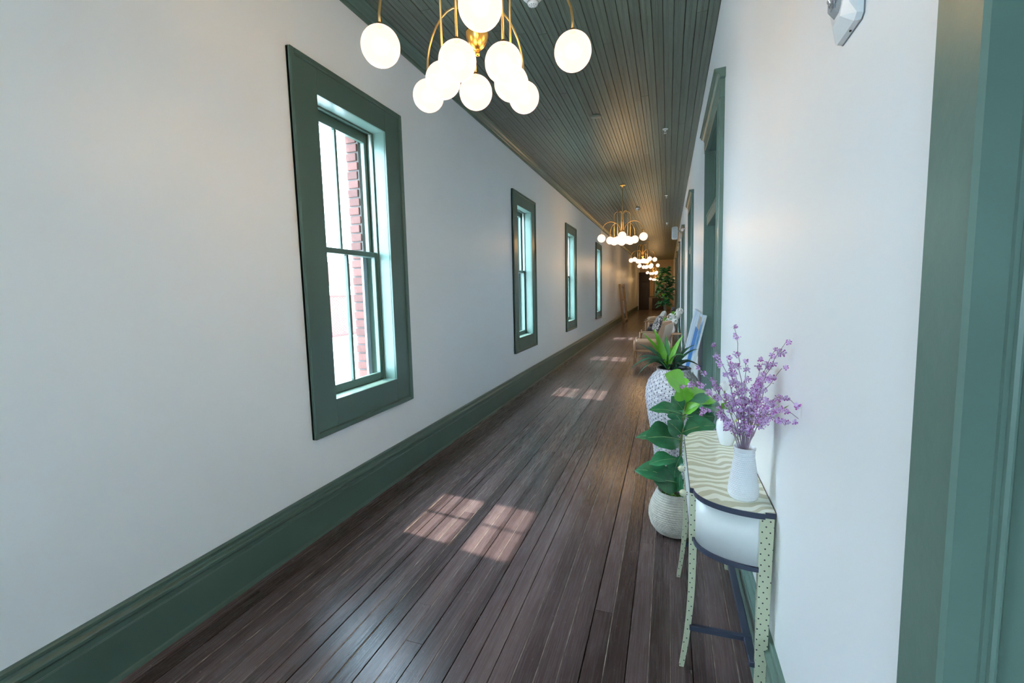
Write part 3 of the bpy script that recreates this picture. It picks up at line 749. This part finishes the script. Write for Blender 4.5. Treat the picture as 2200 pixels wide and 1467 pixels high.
# ------------------------------------------------------------------ smooth white vase with tulips
TX, TYY = .292, 2.50
v2 = one('white_vase', lambda b: b.lathe([(0, 0), (.028, 0), (.032, .004), (.044, .05), (.050, .085), (.048, .115), (.036, .145), (.024, .165), (.022, .178), (.027, .188), (.025, .189), (.02, .178), (.02, .165), (.03, .14), (.0, .13)], white_c, 48), loc=(TX, TYY, TZ))
tag(v2, 'smooth round white vase at the far end of the console table', 'vase')
tu = empty('white_tulips', (TX, TYY, TZ+.15))
def petal(b, c, d, s_, m_=petal_w):
    # six-petal cup oriented along d
    q = Vector((0, 0, 1)).rotation_difference(Vector(d).normalized())
    for k in range(6):
        a = 2*PI*k/6; R0 = .78 if k % 2 else .9
        vs = []; n = 6
        for i in range(n+1):
            t = i/n; z = t*1.9; rr_ = R0*sin(PI*min(1, .18+t*.62))*1.0; wv = .62*sin(PI*min(.98, .12+t*.86))
            for e in (-1, 0, 1):
                aa = a+e*wv*.85; vs.append(Vector(c)+q @ (Vector((cos(aa)*rr_*(1 if e else 1.06), sin(aa)*rr_*(1 if e else 1.06), z))*s_))
        b.add(vs, [(i*3+e, i*3+e+1, i*3+e+4, i*3+e+3) for i in range(n) for e in (0, 1)], m_, True)
for k, (c, d) in enumerate((((-.060, -.01, .095), (-.5, -.2, 1)), ((-.012, .02, .125), (-.1, 0, 1)), ((.038, -.01, .12), (.4, -.1, 1)), ((-.03, -.04, .08), (-.4, -.7, .9)))):
    s1 = one('stem', lambda b: b.tube(bez((0, 0, 0), (c[0]*.3, c[1]*.3, .06), c, 6), .003, stem_m, 6), tu)
    one('tulip_flower', lambda b: petal(b, c, d, .026), s1)
def strap(b, base, tip, w_, m_, droop=.2, n=10, up=Vector((0, 0, 1)), fold=.25):
    base = Vector(base); tip = Vector(tip); ctrl = (base+tip)/2+Vector((0, 0, droop*(tip-base).length))
    vs = []
    for i in range(n+1):
        t = i/n; p = Vector(bez(base, ctrl, tip, 1)[0])*0
        p = base*(1-t)**2+ctrl*2*t*(1-t)+tip*t*t
        dd = ((ctrl-base)*(1-t)+(tip-ctrl)*t).normalized(); sd = dd.cross(up); sd = sd.normalized() if sd.length > 1e-3 else Vector((1, 0, 0))
        nn = sd.cross(dd); ww = w_*(sin(PI*min(1, (.10+.9*t))**.8) if t < 1 else 0)*.5
        vs += [p-sd*ww+nn*ww*fold, p, p+sd*ww+nn*ww*fold]
    b.add(vs, [(i*3+e, i*3+e+1, i*3+e+4, i*3+e+3) for i in range(n) for e in (0, 1)], m_, True)
for tp, wd in (((-.05, -.05, .03), .035), ((-.035, -.02, .075), .04), ((.03, -.03, .07), .03)):
    one('leaf', lambda b: strap(b, (0, 0, 0), tp, wd, leaf_b, .35, up=Vector((.3, -1, .5))), tu)
tag(tu, 'white tulips with green leaves in the smooth white vase', 'flowers')

# ------------------------------------------------------------------ leaf meshes and placing
def fig_leaf(name, m_, seed, curl=.18):
    q = random.Random(seed); b = MB(); n = 12; A = 6; vs = []
    for i in range(n+1):
        t = i/n
        wd = .5*(.60*sin(PI*t**1.15)**.8+.10*sin(PI*t)**2) if 0 < t < 1 else .012
        yy = t; zz = curl*(sin(PI*t*.75)-t*.9)
        for j in range(-A, A+1):
            s_ = j/A
            wav = .018*sin(9*t+3*s_)*abs(s_)+.012*sin(22*t+seed)*s_*s_
            vein = .006*cos((t*11-abs(s_)*2.2)*2*PI/1.15)*abs(s_)*(1-abs(s_))*2
            vs.append((s_*wd, yy-.05*abs(s_)*wd, zz+.20*abs(s_)**1.3*wd+wav+vein))
    W_ = 2*A+1
    b.add(vs, [(i*W_+j, i*W_+j+1, (i+1)*W_+j+1, (i+1)*W_+j) for i in range(n) for j in range(2*A)], m_, True)
    b.tube([(0, -.12, -.02)]+[(0, t_, curl*(sin(PI*t_*.75)-t_*.9)+.003) for t_ in (0, .25, .5, .75, .93)], [.012, .011, .009, .007, .005, .002], vein_m, 5)
    return b.mesh(name)
def vein_mat(base, line, nm):
    m = MT[base]; return m
FD = [fig_leaf('leaf', leaf_d, s_, .16+.05*s_) for s_ in range(3)]
FB = [fig_leaf('leaf', leaf_b, s_, .14) for s_ in range(2)]
def frame(base, tip, nrm, wscale=1.0):
    base, tip, nrm = Vector(base), Vector(tip), Vector(nrm)
    y = tip-base; Ln = y.length; y.normalize(); x = y.cross(nrm).normalized(); z = x.cross(y)
    return Matrix(((x.x*Ln*wscale, y.x*Ln, z.x*Ln, base.x), (x.y*Ln*wscale, y.y*Ln, z.y*Ln, base.y), (x.z*Ln*wscale, y.z*Ln, z.z*Ln, base.z), (0, 0, 0, 1)))

# ------------------------------------------------------------------ basket with fiddle-leaf fig
PX, PY = .062, 3.06
def rope(a, z, r_):
    k = math.floor(z/.0135); u_ = a/(2*PI)*52+(.5 if k % 2 else 0)
    return .0045*abs(sin(PI*z/.0135))+.0042*abs(sin(PI*u_))
def bask():
    key = [(.085, 0), (.118, .02), (.145, .06), (.158, .11), (.158, .15), (.146, .20), (.126, .245), (.112, .275), (.108, .285)]
    out = [(0, 0), (.085, 0)]; n = 84
    for k in range(n+1):
        z = .285*k/n
        for (a, za), (b_, zb) in zip(key, key[1:]):
            if za <= z <= zb+1e-9: out.append((a+(b_-a)*(z-za)/(zb-za), z)); break
    return out+[(.106, .292), (.098, .288), (.102, .25), (.11, .235), (0, .232)]
rope_m = mat('woven_rope', (.60, .555, .47), .8, bump=.5, bscale=240, var=.18, vscale=30)
bk = one('woven_basket', lambda b: b.lathe(bask(), rope_m, 156, rf=rope), loc=(PX, PY, 0)); tag(bk, 'round cream woven basket planter on the floor behind the console table', 'basket')
fg = empty('fiddle_leaf_plant', (PX, PY, .225))
def loc(v): return Vector(v)-Vector((PX, PY, .225))
sp_pts = [(.075, 3.05, .225), (.088, 3.02, .40), (.09, 3.0, .60), (.10, 3.0, .78), (.116, 3.0, .92), (.118, 3.0, 1.0)]
one('stem', lambda b: (b.tube([loc(p) for p in sp_pts], [.010, .009, .008, .007, .006, .004], stem_m, 8), b.tube([loc(p) for p in ((.06, 3.05, .225), (.07, 3.03, .36), (.085, 3.0, .50))], [.008, .007, .004], bark, 7)), fg)
q = random.Random(9)
def mossf(b):
    for k in range(90):
        a = q.uniform(0, 6.28); rr_ = q.uniform(0, .085); b.sphere((cos(a)*rr_, sin(a)*rr_, .028+q.uniform(-.004, .01)), q.uniform(.006, .014), moss, 6, 4)
tag(one('moss', mossf, fg), kind='stuff')
LV = [((.117, 3.0, .965), (-.01, 2.94, 1.075), (.1, -.6, .75), 'b', 1.25), ((.114, 3.0, .878), (.085, 2.95, 1.01), (0, -1, .2), 'b', 1.0), ((.106, 2.99, .821), (.19, 2.93, .90), (-.3, -.7, .6), 'b', .75),
      ((.107, 3.0, .806), (-.103, 2.98, .838), (0, -.25, 1), 'd', .95), ((.119, 3.0, .879), (.325, 3.10, .833), (0, -.6, 1), 'd', .9), ((.119, 3.02, .878), (.29, 3.2, .90), (0, -.7, .9), 'b', .9), ((.121, 3.0, .798), (.294, 3.08, .79), (.1, -.9, .6), 'd', 1),
      ((.095, 3.0, .685), (.01, 2.96, .775), (.3, -1, .3), 'd', 1.1), ((.087, 3.0, .69), (.29, 2.98, .765), (0, -.8, .8), 'd', .9), ((.09, 3.0, .646), (-.12, 2.90, .675), (.1, -.55, .9), 'd', 1.25),
      ((.06, 3.02, .606), (-.191, 3.06, .631), (0, -.25, 1), 'd', .8), ((.097, 3.0, .59), (-.06, 2.96, .592), (0, .3, 1), 'b', .8), ((.079, 2.99, .523), (-.10, 2.92, .50), (.2, -.3, 1), 'd', .85),
      ((.093, 2.99, .55), (.05, 2.93, .42), (-.6, -.8, .3), 'd', .95), ((.06, 3.0, .37), (-.19, 3.0, .425), (.1, -.5, .9), 'd', .85), ((.096, 3.0, .36), (-.075, 2.93, .40), (.1, -.9, .7), 'd', 1.15),
      ((.092, 3.0, .43), (.10, 2.93, .30), (-.8, -.6, .3), 'd', .8), ((.11, 3.0, .95), (.07, 3.1, 1.03), (0, -1, .3), 'b', .9), ((.10, 3.0, .75), (.03, 3.12, .80), (0, -.7, 1), 'd', 1), ((.1, 3.0, .84), (.03, 2.97, .93), (.3, -1, .1), 'd', 1.0)]
for k, (b_, t_, n_, c, ws) in enumerate(LV):
    obj('leaf', (FB[k % 2] if c == 'b' else FD[k % 3]), fg, M=frame(loc(b_), loc(t_), n_, ws*1.15))
tag(fg, 'fiddle leaf fig with broad green leaves growing from the woven basket', 'plant')

# ------------------------------------------------------------------ tall woven vase with dracaena
BX, BY = .052, 4.02
bigm = mat('mosaic_weave', (.62, .60, .62), .6)
N, L, P = nodes(bigm)
tc = N.new('ShaderNodeTexCoord'); sx = N.new('ShaderNodeSeparateXYZ'); L.new(tc.outputs['Object'], sx.inputs[0])
an = mth(N, L, 'DIVIDE', mth(N, L, 'ARCTAN2', sx.outputs[1], sx.outputs[0]), 2*PI/22)
v = mth(N, L, 'DIVIDE', sx.outputs[2], .0175); ri = mth(N, L, 'FLOOR', v)
wn = N.new('ShaderNodeTexWhiteNoise'); wn.noise_dimensions = '1D'; L.new(ri, wn.inputs['W'])
uo = mth(N, L, 'ADD', an, mth(N, L, 'ADD', mth(N, L, 'MULTIPLY', mth(N, L, 'MODULO', ri, 2), .5), mth(N, L, 'MULTIPLY', wn.outputs[0], .2)))
fu = mth(N, L, 'FRACT', uo); fv = mth(N, L, 'FRACT', v)
hole = mth(N, L, 'MULTIPLY', mth(N, L, 'LESS_THAN', fu, .13), mth(N, L, 'MULTIPLY', mth(N, L, 'GREATER_THAN', fv, .25), mth(N, L, 'LESS_THAN', fv, .8)))
seam = mth(N, L, 'LESS_THAN', fv, .13)
no = N.new('ShaderNodeTexNoise'); no.inputs['Scale'].default_value = 40; L.new(tc.outputs['Object'], no.inputs[0])
cr = N.new('ShaderNodeValToRGB'); cr.color_ramp.elements[0].position = .35; cr.color_ramp.elements[0].color = sr(178, 172, 180); cr.color_ramp.elements[1].position = .6; cr.color_ramp.elements[1].color = sr(224, 220, 222)
L.new(no.outputs[0], cr.inputs[0])
mx1 = N.new('ShaderNodeMix'); mx1.data_type = 'RGBA'; L.new(mth(N, L, 'MULTIPLY', seam, .55), mx1.inputs['Factor']); L.new(cr.outputs[0], mx1.inputs['A']); mx1.inputs['B'].default_value = sr(95, 90, 100)
mx2 = N.new('ShaderNodeMix'); mx2.data_type = 'RGBA'; L.new(hole, mx2.inputs['Factor']); L.new(mx1.outputs['Result'], mx2.inputs['A']); mx2.inputs['B'].default_value = sr(40, 36, 42)
L.new(mx2.outputs['Result'], P.inputs['Base Color'])
dark_in = mat('dark_glaze', (.03, .03, .045), .3)
def bigp():
    key = [(.105, 0), (.12, .05), (.145, .2), (.172, .38), (.205, .56), (.222, .68), (.220, .76), (.200, .83), (.165, .88), (.138, .905), (.132, .92), (.140, .938)]
    out = []; n = 212
    for k in range(n+1):
        z = .938*k/n
        for (a, za), (b_, zb) in zip(key, key[1:]):
            if za <= z <= zb+1e-9: out.append((a+(b_-a)*(z-za)/(zb-za), z)); break
    return out
bv = one('tall_vase', lambda b: (b.lathe(bigp(), bigm, 96, rf=lambda a, z, r_: (.0035*abs(sin(PI*z/.0175))+.002*sin(a*22+3.1*math.floor(z/.0175))) if z < .90 else 0), b.lathe([(.140, .938), (.130, .943), (.122, .935), (.118, .91), (.15, .86), (.0, .80)], dark_in, 48)), loc=(BX, BY, 0))
tag(bv, 'tall grey and white woven mosaic floor vase holding the spiky plant', 'vase')
dr = empty('dracaena', (BX, BY, .85))
def dl2(v): return Vector(v)-Vector((BX, BY, .85))
one('stem', lambda b: b.tube([dl2(p) for p in ((BX-.02, BY-.01, .81), (.02, 4.0, .90), (0, 4, .98))], [.012, .010, .006], stem_m, 7), dr)
SB = (.0, 4.0, .955)
STR = [((-.112, 3.97, 1.275), .055, 'b', .05), ((-.075, 3.96, 1.22), .05, 'b', .02), ((-.201, 4.0, 1.235), .036, 'b', .05), ((.125, 3.93, 1.225), .04, 'b', .22), ((-.015, 4.06, 1.21), .045, 'g', .1), ((.05, 4.05, 1.12), .04, 'b', .15),
       ((-.239, 4.0, 1.139), .03, 'd', .12), ((-.302, 3.9, .921), .028, 'd', .45), ((-.253, 3.95, 1.019), .03, 'd', .3), ((.16, 3.98, 1.118), .03, 'd', .25), ((.10, 3.9, 1.07), .035, 'd', .15), ((.16, 3.9, 1.02), .032, 'd', .2),
       ((.07, 3.9, 1.05), .035, 'd', .15), ((-.18, 3.92, .985), .03, 'd', .3), ((-.236, 3.9, .875), .022, 'd', .5), ((.20, 4.0, 1.0), .03, 'd', .3), ((.03, 3.84, .99), .035, 'd', .2), ((.12, 3.85, .97), .03, 'd', .25), ((-.06, 4.1, 1.14), .035, 'd', .1), ((-.16, 4.05, 1.12), .035, 'g', .1), ((.10, 4.1, 1.12), .035, 'd', .1), ((.22, 4.05, 1.13), .02, 'd', .3), ((-.08, 3.86, 1.02), .03, 'g', .2)]
leaf_g = mat('mid_leaf', (.05, .24, .06), .36, var=.2, vscale=4)
qd = random.Random(77)
for k in range(16):
    a_ = qd.uniform(0, 6.28); R_l = qd.uniform(.14, .26); zt = qd.uniform(.93, 1.10)
    tx = .02+cos(a_)*R_l
    if tx < .30: STR.append(((tx, 3.98+sin(a_)*R_l*.7, zt), qd.uniform(.012, .026), qd.choice('dgd'), .3+.5*(1.10-zt)))
for tp, wd, c, dp in STR:
    m_ = {'b': leaf_b, 'g': leaf_g, 'd': leaf_y}[c]; bs = Vector(SB)+Vector((q.uniform(-.012, .012)+(.06 if tp[0] > .05 and c == 'd' else 0), q.uniform(-.02, .01), q.uniform(-.04, .03)))
    one('leaf', lambda b: strap(b, dl2(bs), dl2(tp), wd, m_, dp, 12, up=Vector((0, -.6, .8)), fold=.35), dr)
tag(dr, 'spiky plant with lime and dark strap leaves in the tall woven vase', 'plant')
tl = empty('trailing_ivy', (-.14, 3.92, .93)) if False else None

# ------------------------------------------------------------------ leaning canvas
pm = mat('painted_canvas', (.8, .8, .8), .5)
N, L, P = nodes(pm)
tc = N.new('ShaderNodeTexCoord'); sx = N.new('ShaderNodeSeparateXYZ'); L.new(tc.outputs['Object'], sx.inputs[0])
mp = N.new('ShaderNodeMapping'); mp.inputs['Scale'].default_value = (1, 9, .8); L.new(tc.outputs['Object'], mp.inputs[0])
no = N.new('ShaderNodeTexNoise'); no.inputs['Scale'].default_value = 1.6; no.inputs['Detail'].default_value = 5; L.new(mp.outputs[0], no.inputs[0])
cr = N.new('ShaderNodeValToRGB'); cr.color_ramp.elements[0].position = .36; cr.color_ramp.elements[0].color = sr(88, 150, 205); cr.color_ramp.elements[1].position = .46; cr.color_ramp.elements[1].color = sr(222, 232, 240)
L.new(no.outputs[0], cr.inputs[0])
def band(lo, hi, s): return mth(N, L, 'MULTIPLY', mth(N, L, 'GREATER_THAN', s, lo), mth(N, L, 'LESS_THAN', s, hi))
k1 = mth(N, L, 'MULTIPLY', band(.10, .60, sx.outputs[1]), band(.62, 1.20, sx.outputs[2]))
mxa = N.new('ShaderNodeMix'); mxa.data_type = 'RGBA'; L.new(k1, mxa.inputs['Factor']); L.new(cr.outputs[0], mxa.inputs['A']); mxa.inputs['B'].default_value = sr(16, 128, 210)
k2 = mth(N, L, 'MULTIPLY', band(.02, .36, sx.outputs[1]), band(1.20, 1.33, sx.outputs[2]))
mxb = N.new('ShaderNodeMix'); mxb.data_type = 'RGBA'; L.new(k2, mxb.inputs['Factor']); L.new(mxa.outputs['Result'], mxb.inputs['A']); mxb.inputs['B'].default_value = sr(196, 178, 158)
L.new(mxb.outputs['Result'], P.inputs['Base Color'])
cvs = empty('leaning_painting', (.045, 4.9, 0), (0, math.atan2(.285, 1.33), 0))
one('canvas', lambda b: b.bbox((-.0, 0, 0), (.02, 1.5, 1.36), pm, .003), cvs)
one('stretcher_frame', lambda b: (b.box((.02, 0, 0), (.038, .04, 1.36), panel_m), b.box((.02, 1.46, 0), (.038, 1.5, 1.36), panel_m), b.box((.02, .04, 0), (.038, 1.46, .04), panel_m), b.box((.02, .04, 1.32), (.038, 1.46, 1.36), panel_m)), cvs)
tag(cvs, 'blue and white abstract canvas leaning against the first doorway behind the tall vase', 'painting')

# ------------------------------------------------------------------ armchairs
def lounge_chair(yc, label, pillow=False, kind='tan', x0=-.68):
    fab = tan if kind == 'tan' else charcoal
    r = empty('armchair', (x0, yc, 0))
    hw = .34
    for sx_ in (0, 1):
        for e in (-1, 1):
            if sx_ == 0: one('leg', lambda b: b.tube([(.02, e*hw, 0), (.03, e*hw, .30), (.03, e*hw, .50 if kind == 'tan' else .62)], [.013, .021, .02], wood_l, 10), r)
            else: one('leg', lambda b: b.tube([(.80, e*hw, 0), (.68, e*hw, .32), (.70, e*hw, .60)], [.013, .021, .018], wood_l, 10), r)
    for e in (-1, 1):
        one('armrest' if kind != 'tan' else 'side_rail', lambda b: b.tube([(-.02, e*hw, .625), (.2, e*hw, .64), (.45, e*hw, .635), (.74, e*hw, .61)] if kind != 'tan' else [(.02, e*hw, .27), (.70, e*hw, .25)], [.016, .022, .022, .014] if kind != 'tan' else .02, wood_l, 10), r)
    one('seat_cushion', lambda b: b.rbox((.03 if kind == 'tan' else .05, -hw+.012, .29), (.62, hw-.012, .47 if kind == 'tan' else .43), fab, .045, 4), r)
    one('seat_frame', lambda b: b.bbox((.04, -hw+.015, .235), (.66, hw-.015, .295), wood_l if kind != 'tan' else tan, .008), r)
    M = Matrix.Translation((.60, 0, .36)) @ Matrix.Rotation(.30, 4, 'Y')
    # curved back shell
    def back(b):
        n = 14; m_ = 8; T = .075 if kind == 'tan' else .06
        def P_(u, v, side):
            ang = u*1.0; Wd = hw*.98*(1-.10*v*v)
            yv = Wd*sin(ang*1.15)/sin(1.15); dx = -.16*(u*u) if kind == 'tan' else -.04*u*u
            hh = .54*(1-.16*abs(u)**2.5) if kind == 'tan' else .62*(1-.05*abs(u)**3)
            return M @ Vector((dx+.02*sin(PI*v)+(T if side else 0)-.0, yv, v*hh))
        for side, mt in ((0, fab), (1, shell if kind == 'tan' else fab)):
            vs = [P_(-1+2*i/n, j/m_, side) for i in range(n+1) for j in range(m_+1)]
            b.add(vs, [(i*(m_+1)+j, (i+1)*(m_+1)+j, (i+1)*(m_+1)+j+1, i*(m_+1)+j+1) for i in range(n) for j in range(m_)], mt, True)
        edge = [(-1+2*i/n, 1) for i in range(n+1)]+[(1, 1-j/m_) for j in range(1, m_+1)]+[(1-2*i/n, 0) for i in range(1, n+1)]+[(-1, j/m_) for j in range(1, m_)]
        vs = []
        for u, v in edge: vs += [P_(u, v, 0), P_(u, v, 1)]
        ne = len(edge)
        b.add(vs, [(2*i, 2*((i+1) % ne), 2*((i+1) % ne)+1, 2*i+1) for i in range(ne)], fab, True)
        b.tube([P_(u, v, .0)+Vector((.01, 0, 0)) for u, v in edge[:n+1]], .022, fab, 8)
    one('backrest', back, r)
    tag(r, label, 'chair', 'armchairs along the right wall')
    return r
lounge_chair(10.52, 'tan armchair with curved back and oak legs, nearest the camera behind the tall vase', x0=-.70)
lounge_chair(12.52, 'tan oak-legged armchair holding the patterned cushion, second in the row', x0=-.70)
lounge_chair(14.5, 'charcoal armchair with oak armrests and pale cushion, third in the row', kind='dark', x0=-.64)
lounge_chair(16.0, 'charcoal armchair with oak armrests, farthest in the row', kind='dark', x0=-.62)
def pillow(name, loc_, rot, m_, label, sz=.42):
    b = MB(); n = 12; vs = []; 
    for side in (1, -1):
        for i in range(n+1):
            for j in range(n+1):
                u_, v_ = -1+2*i/n, -1+2*j/n
                k_ = (1-u_**4)*(1-v_**4); pin = 1-.10*(1-abs(u_))*(abs(v_)**3)-.10*(1-abs(v_))*abs(u_)**3
                vs.append((side*.075*max(k_, 0)**.5, u_*sz/2*(1-.08*v_*v_*(1-abs(u_))), v_*sz/2*(1-.08*u_*u_*(1-abs(v_)))))
    W_ = n+1
    fs = [(s_*W_*W_+i*W_+j, s_*W_*W_+(i+1)*W_+j, s_*W_*W_+(i+1)*W_+j+1, s_*W_*W_+i*W_+j+1) for s_ in (0, 1) for i in range(n) for j in range(n)]
    b.add(vs, fs, m_, True); o = b.build(name, loc=loc_); o.rotation_euler = rot; tag(o, label, 'cushion')
pillow('cushion', (-.245, 12.40, .70), (0, .42, .25), pillow_m, 'grey and white patterned cushion on the second tan armchair', .44)
cream_f = mat('cream_fabric', (.62, .56, .48), .8, var=.35, vscale=30)
pillow('cushion', (-.18, 14.45, .70), (0, .42, .1), cream_f, 'cream mottled cushion propped in the charcoal armchair', .50)

# side table with hydrangeas between the tan chairs
r = empty('side_table', (.10, 11.45, 0))
one('table_top', lambda b: b.lathe([(0, .52), (.21, .52), (.215, .53), (.215, .54), (.21, .545), (0, .545)], wood_l, 32), r)
one('stem', lambda b: b.tube([(0, 0, .02), (0, 0, .52)], .02, wood_l, 10), r)
one('base', lambda b: b.lathe([(0, .025), (.13, .025), (.14, .012), (.14, 0), (0, 0)], wood_l, 28), r)
tag(r, 'small round oak side table between the two tan armchairs', 'table')
r = one('small_vase', lambda b: b.lathe([(0, 0), (.05, 0), (.06, .02), (.07, .08), (.055, .15), (.04, .19), (.045, .2), (.04, .2), (.035, .18), (0, .17)], white_c, 28), loc=(.10, 11.45, .545)); tag(r, 'white vase of hydrangeas on the side table', 'vase')
hy = empty('white_hydrangeas', (.10, 11.45, .70))
qh = random.Random(4)
def hyd(b, c, R_, m_):
    for k in range(70):
        d = Vector((qh.gauss(0, 1), qh.gauss(0, 1), qh.gauss(0, 1))).normalized(); p = Vector(c)+d*R_
        t1 = d.orthogonal().normalized(); t2 = d.cross(t1); a0 = qh.uniform(0, 6)
        s_ = R_*.36; t1, t2 = t1*cos(a0)+t2*sin(a0), t2*cos(a0)-t1*sin(a0)
        b.add([p+t1*s_+d*.004, p+t2*s_, p-t1*s_+d*.004, p-t2*s_, p-d*.004], [(0, 1, 4), (1, 2, 4), (2, 3, 4), (3, 0, 4)], m_)
for k, (c, R_, m_) in enumerate((((-.02, -.02, .22), .085, petal_w), ((.10, 0, .27), .085, petal_w), ((.16, -.03, .36), .075, petal_w), ((-.09, -.03, .12), .07, petal_w), ((.04, -.06, .13), .08, petal_w), ((-.15, 0, .16), .05, leaf_b), ((.02, 0, .31), .05, leaf_b))):
    s1 = one('stem', lambda b: b.tube(bez((0, 0, 0), (c[0]*.3, c[1]*.3, c[2]*.7), c, 5), .004, stem_m, 5), hy)
    one('flower_head', lambda b: hyd(b, c, R_, m_), s1)
for k in range(12):
    a = qh.uniform(0, 6.28); t_ = Vector((cos(a)*.16-.03, sin(a)*.13, qh.uniform(.05, .24)))
    obj('leaf', FB[0] if k % 2 else FD[0], hy, M=frame((0, 0, .04), t_, (0, -.5, 1), .8))
tag(hy, 'white hydrangeas and green leaves on the side table between the armchairs', 'flowers')

# ------------------------------------------------------------------ tall fig tree
TXx, TYy = -.09, 17.8
tr = empty('fig_tree', (TXx, TYy, 0))
pot = MB(); pot.lathe([(0, 0), (.15, 0), (.17, .02), (.20, .30), (.205, .34), (.19, .34), (.18, .30), (0, .30)], rope_m, 40)
pt_ = pot.build('tree_planter', loc=(TXx, TYy, 0)); tag(pt_, 'pale round planter holding the tall fig tree behind the armchairs', 'planter')
one('trunk', lambda b: (b.tube([(0, 0, .3), (.02, 0, .7), (.0, 0, 1.1), (.05, 0, 1.5), (.02, 0, 2.0)], [.028, .022, .018, .014, .008], bark, 8), b.tube([(.0, 0, .3), (-.04, .03, .8), (-.06, 0, 1.2), (-.08, 0, 1.7), (-.12, 0, 2.25)], [.02, .018, .014, .010, .005], bark, 8),
    b.tube([(0, 0, .95), (.12, 0, 1.2), (.2, 0, 1.5)], [.014, .01, .005], bark, 7), b.tube([(-.06, 0, 1.2), (-.2, 0, 1.4), (-.3, 0, 1.7)], [.012, .008, .004], bark, 7)), tr)
qt = random.Random(31)
for k in range(230):
    z = .95+1.35*qt.random()**.9
    env = .33*sin(PI*min(1, max(.08, (z-.80)/1.55)))**.7
    if z > 2.0: env *= .55
    a = qt.uniform(0, 6.28); rr_ = env*qt.uniform(.25, .8)
    bs = Vector((cos(a)*rr_*.9-.03, sin(a)*rr_, z)); L_ = qt.uniform(.20, .32)
    tp = bs+Vector((cos(a)*L_*.75, sin(a)*L_*.75, qt.uniform(-.12, .10)))
    if tp.x > .36: tp.x = .36
    obj('leaf', FB[k % 2] if (qt.random() < .12) else FD[k % 3], tr, M=frame(bs, tp, (cos(a)*.4, sin(a)*.4-.3, 1), 1.0))
tag(tr, 'tall leafy fig tree standing beyond the armchairs on the right', 'tree')

# ------------------------------------------------------------------ far left leaning frame
r = empty('wooden_frame', (-1.96, 22.0, 0), (0, -math.atan2(.19, 1.84), 0))
for yy in (0, 1.9):
    one('side_post', lambda b: b.bbox((-.05, yy, 0), (.05, yy+.14, 1.85), warmwood, .008), r)
for zz in (.08, 1.05, 1.74):
    one('crossbar', lambda b: b.bbox((-.03, .1, zz), (.03, 1.9, zz+.09), warmwood, .006), r)
tag(r, 'pale wooden frame leaning against the far left wall', 'frame')
# ------------------------------------------------------------------ far end furniture
r = empty('dark_cabinet', (-.70, 36.1, 0))
one('body', lambda b: b.bbox((-.42, -.22, .08), (.48, .22, .90), dark_wood, .008), r)
for x_ in (-.41, .04): one('door', lambda b: b.bbox((x_, -.235, .12), (x_+.43, -.218, .86), dark_wood, .006), r)
for x_ in (-.38, .44):
    for y_ in (-.18, .18): one('leg', lambda b: b.tube([(x_, y_, 0), (x_, y_, .09)], .02, dark_wood, 8), r)
tag(r, 'dark low cabinet against the far end wall', 'cabinet')
r = empty('wall_picture', (-1.18, Y1-.03, .95))
one('frame', lambda b: (b.bbox((-.2, 0, 0), (-.15, .03, 1.36), dark_wood, .004), b.bbox((.15, 0, 0), (.2, .03, 1.36), dark_wood, .004), b.bbox((-.15, 0, 0), (.15, .03, .05), dark_wood, .004), b.bbox((-.15, 0, 1.31), (.15, .03, 1.36), dark_wood, .004)), r)
one('print', lambda b: b.box((-.15, .015, .05), (.15, .022, 1.31), warmwood), r)
tag(r, 'tall narrow framed picture on the far end wall', 'picture')
r = one('table_lamp', lambda b: (b.lathe([(0, 0), (.06, 0), (.065, .015), (.02, .03), (.035, .12), (.05, .2), (.03, .28), (.012, .32), (.012, .36)], dark_wood, 20), b.lathe([(.14, .34), (.09, .56)], dark_wood, 24)), loc=(-.80, 36.1, .90)); tag(r, 'dark lamp standing on the far cabinet', 'lamp')
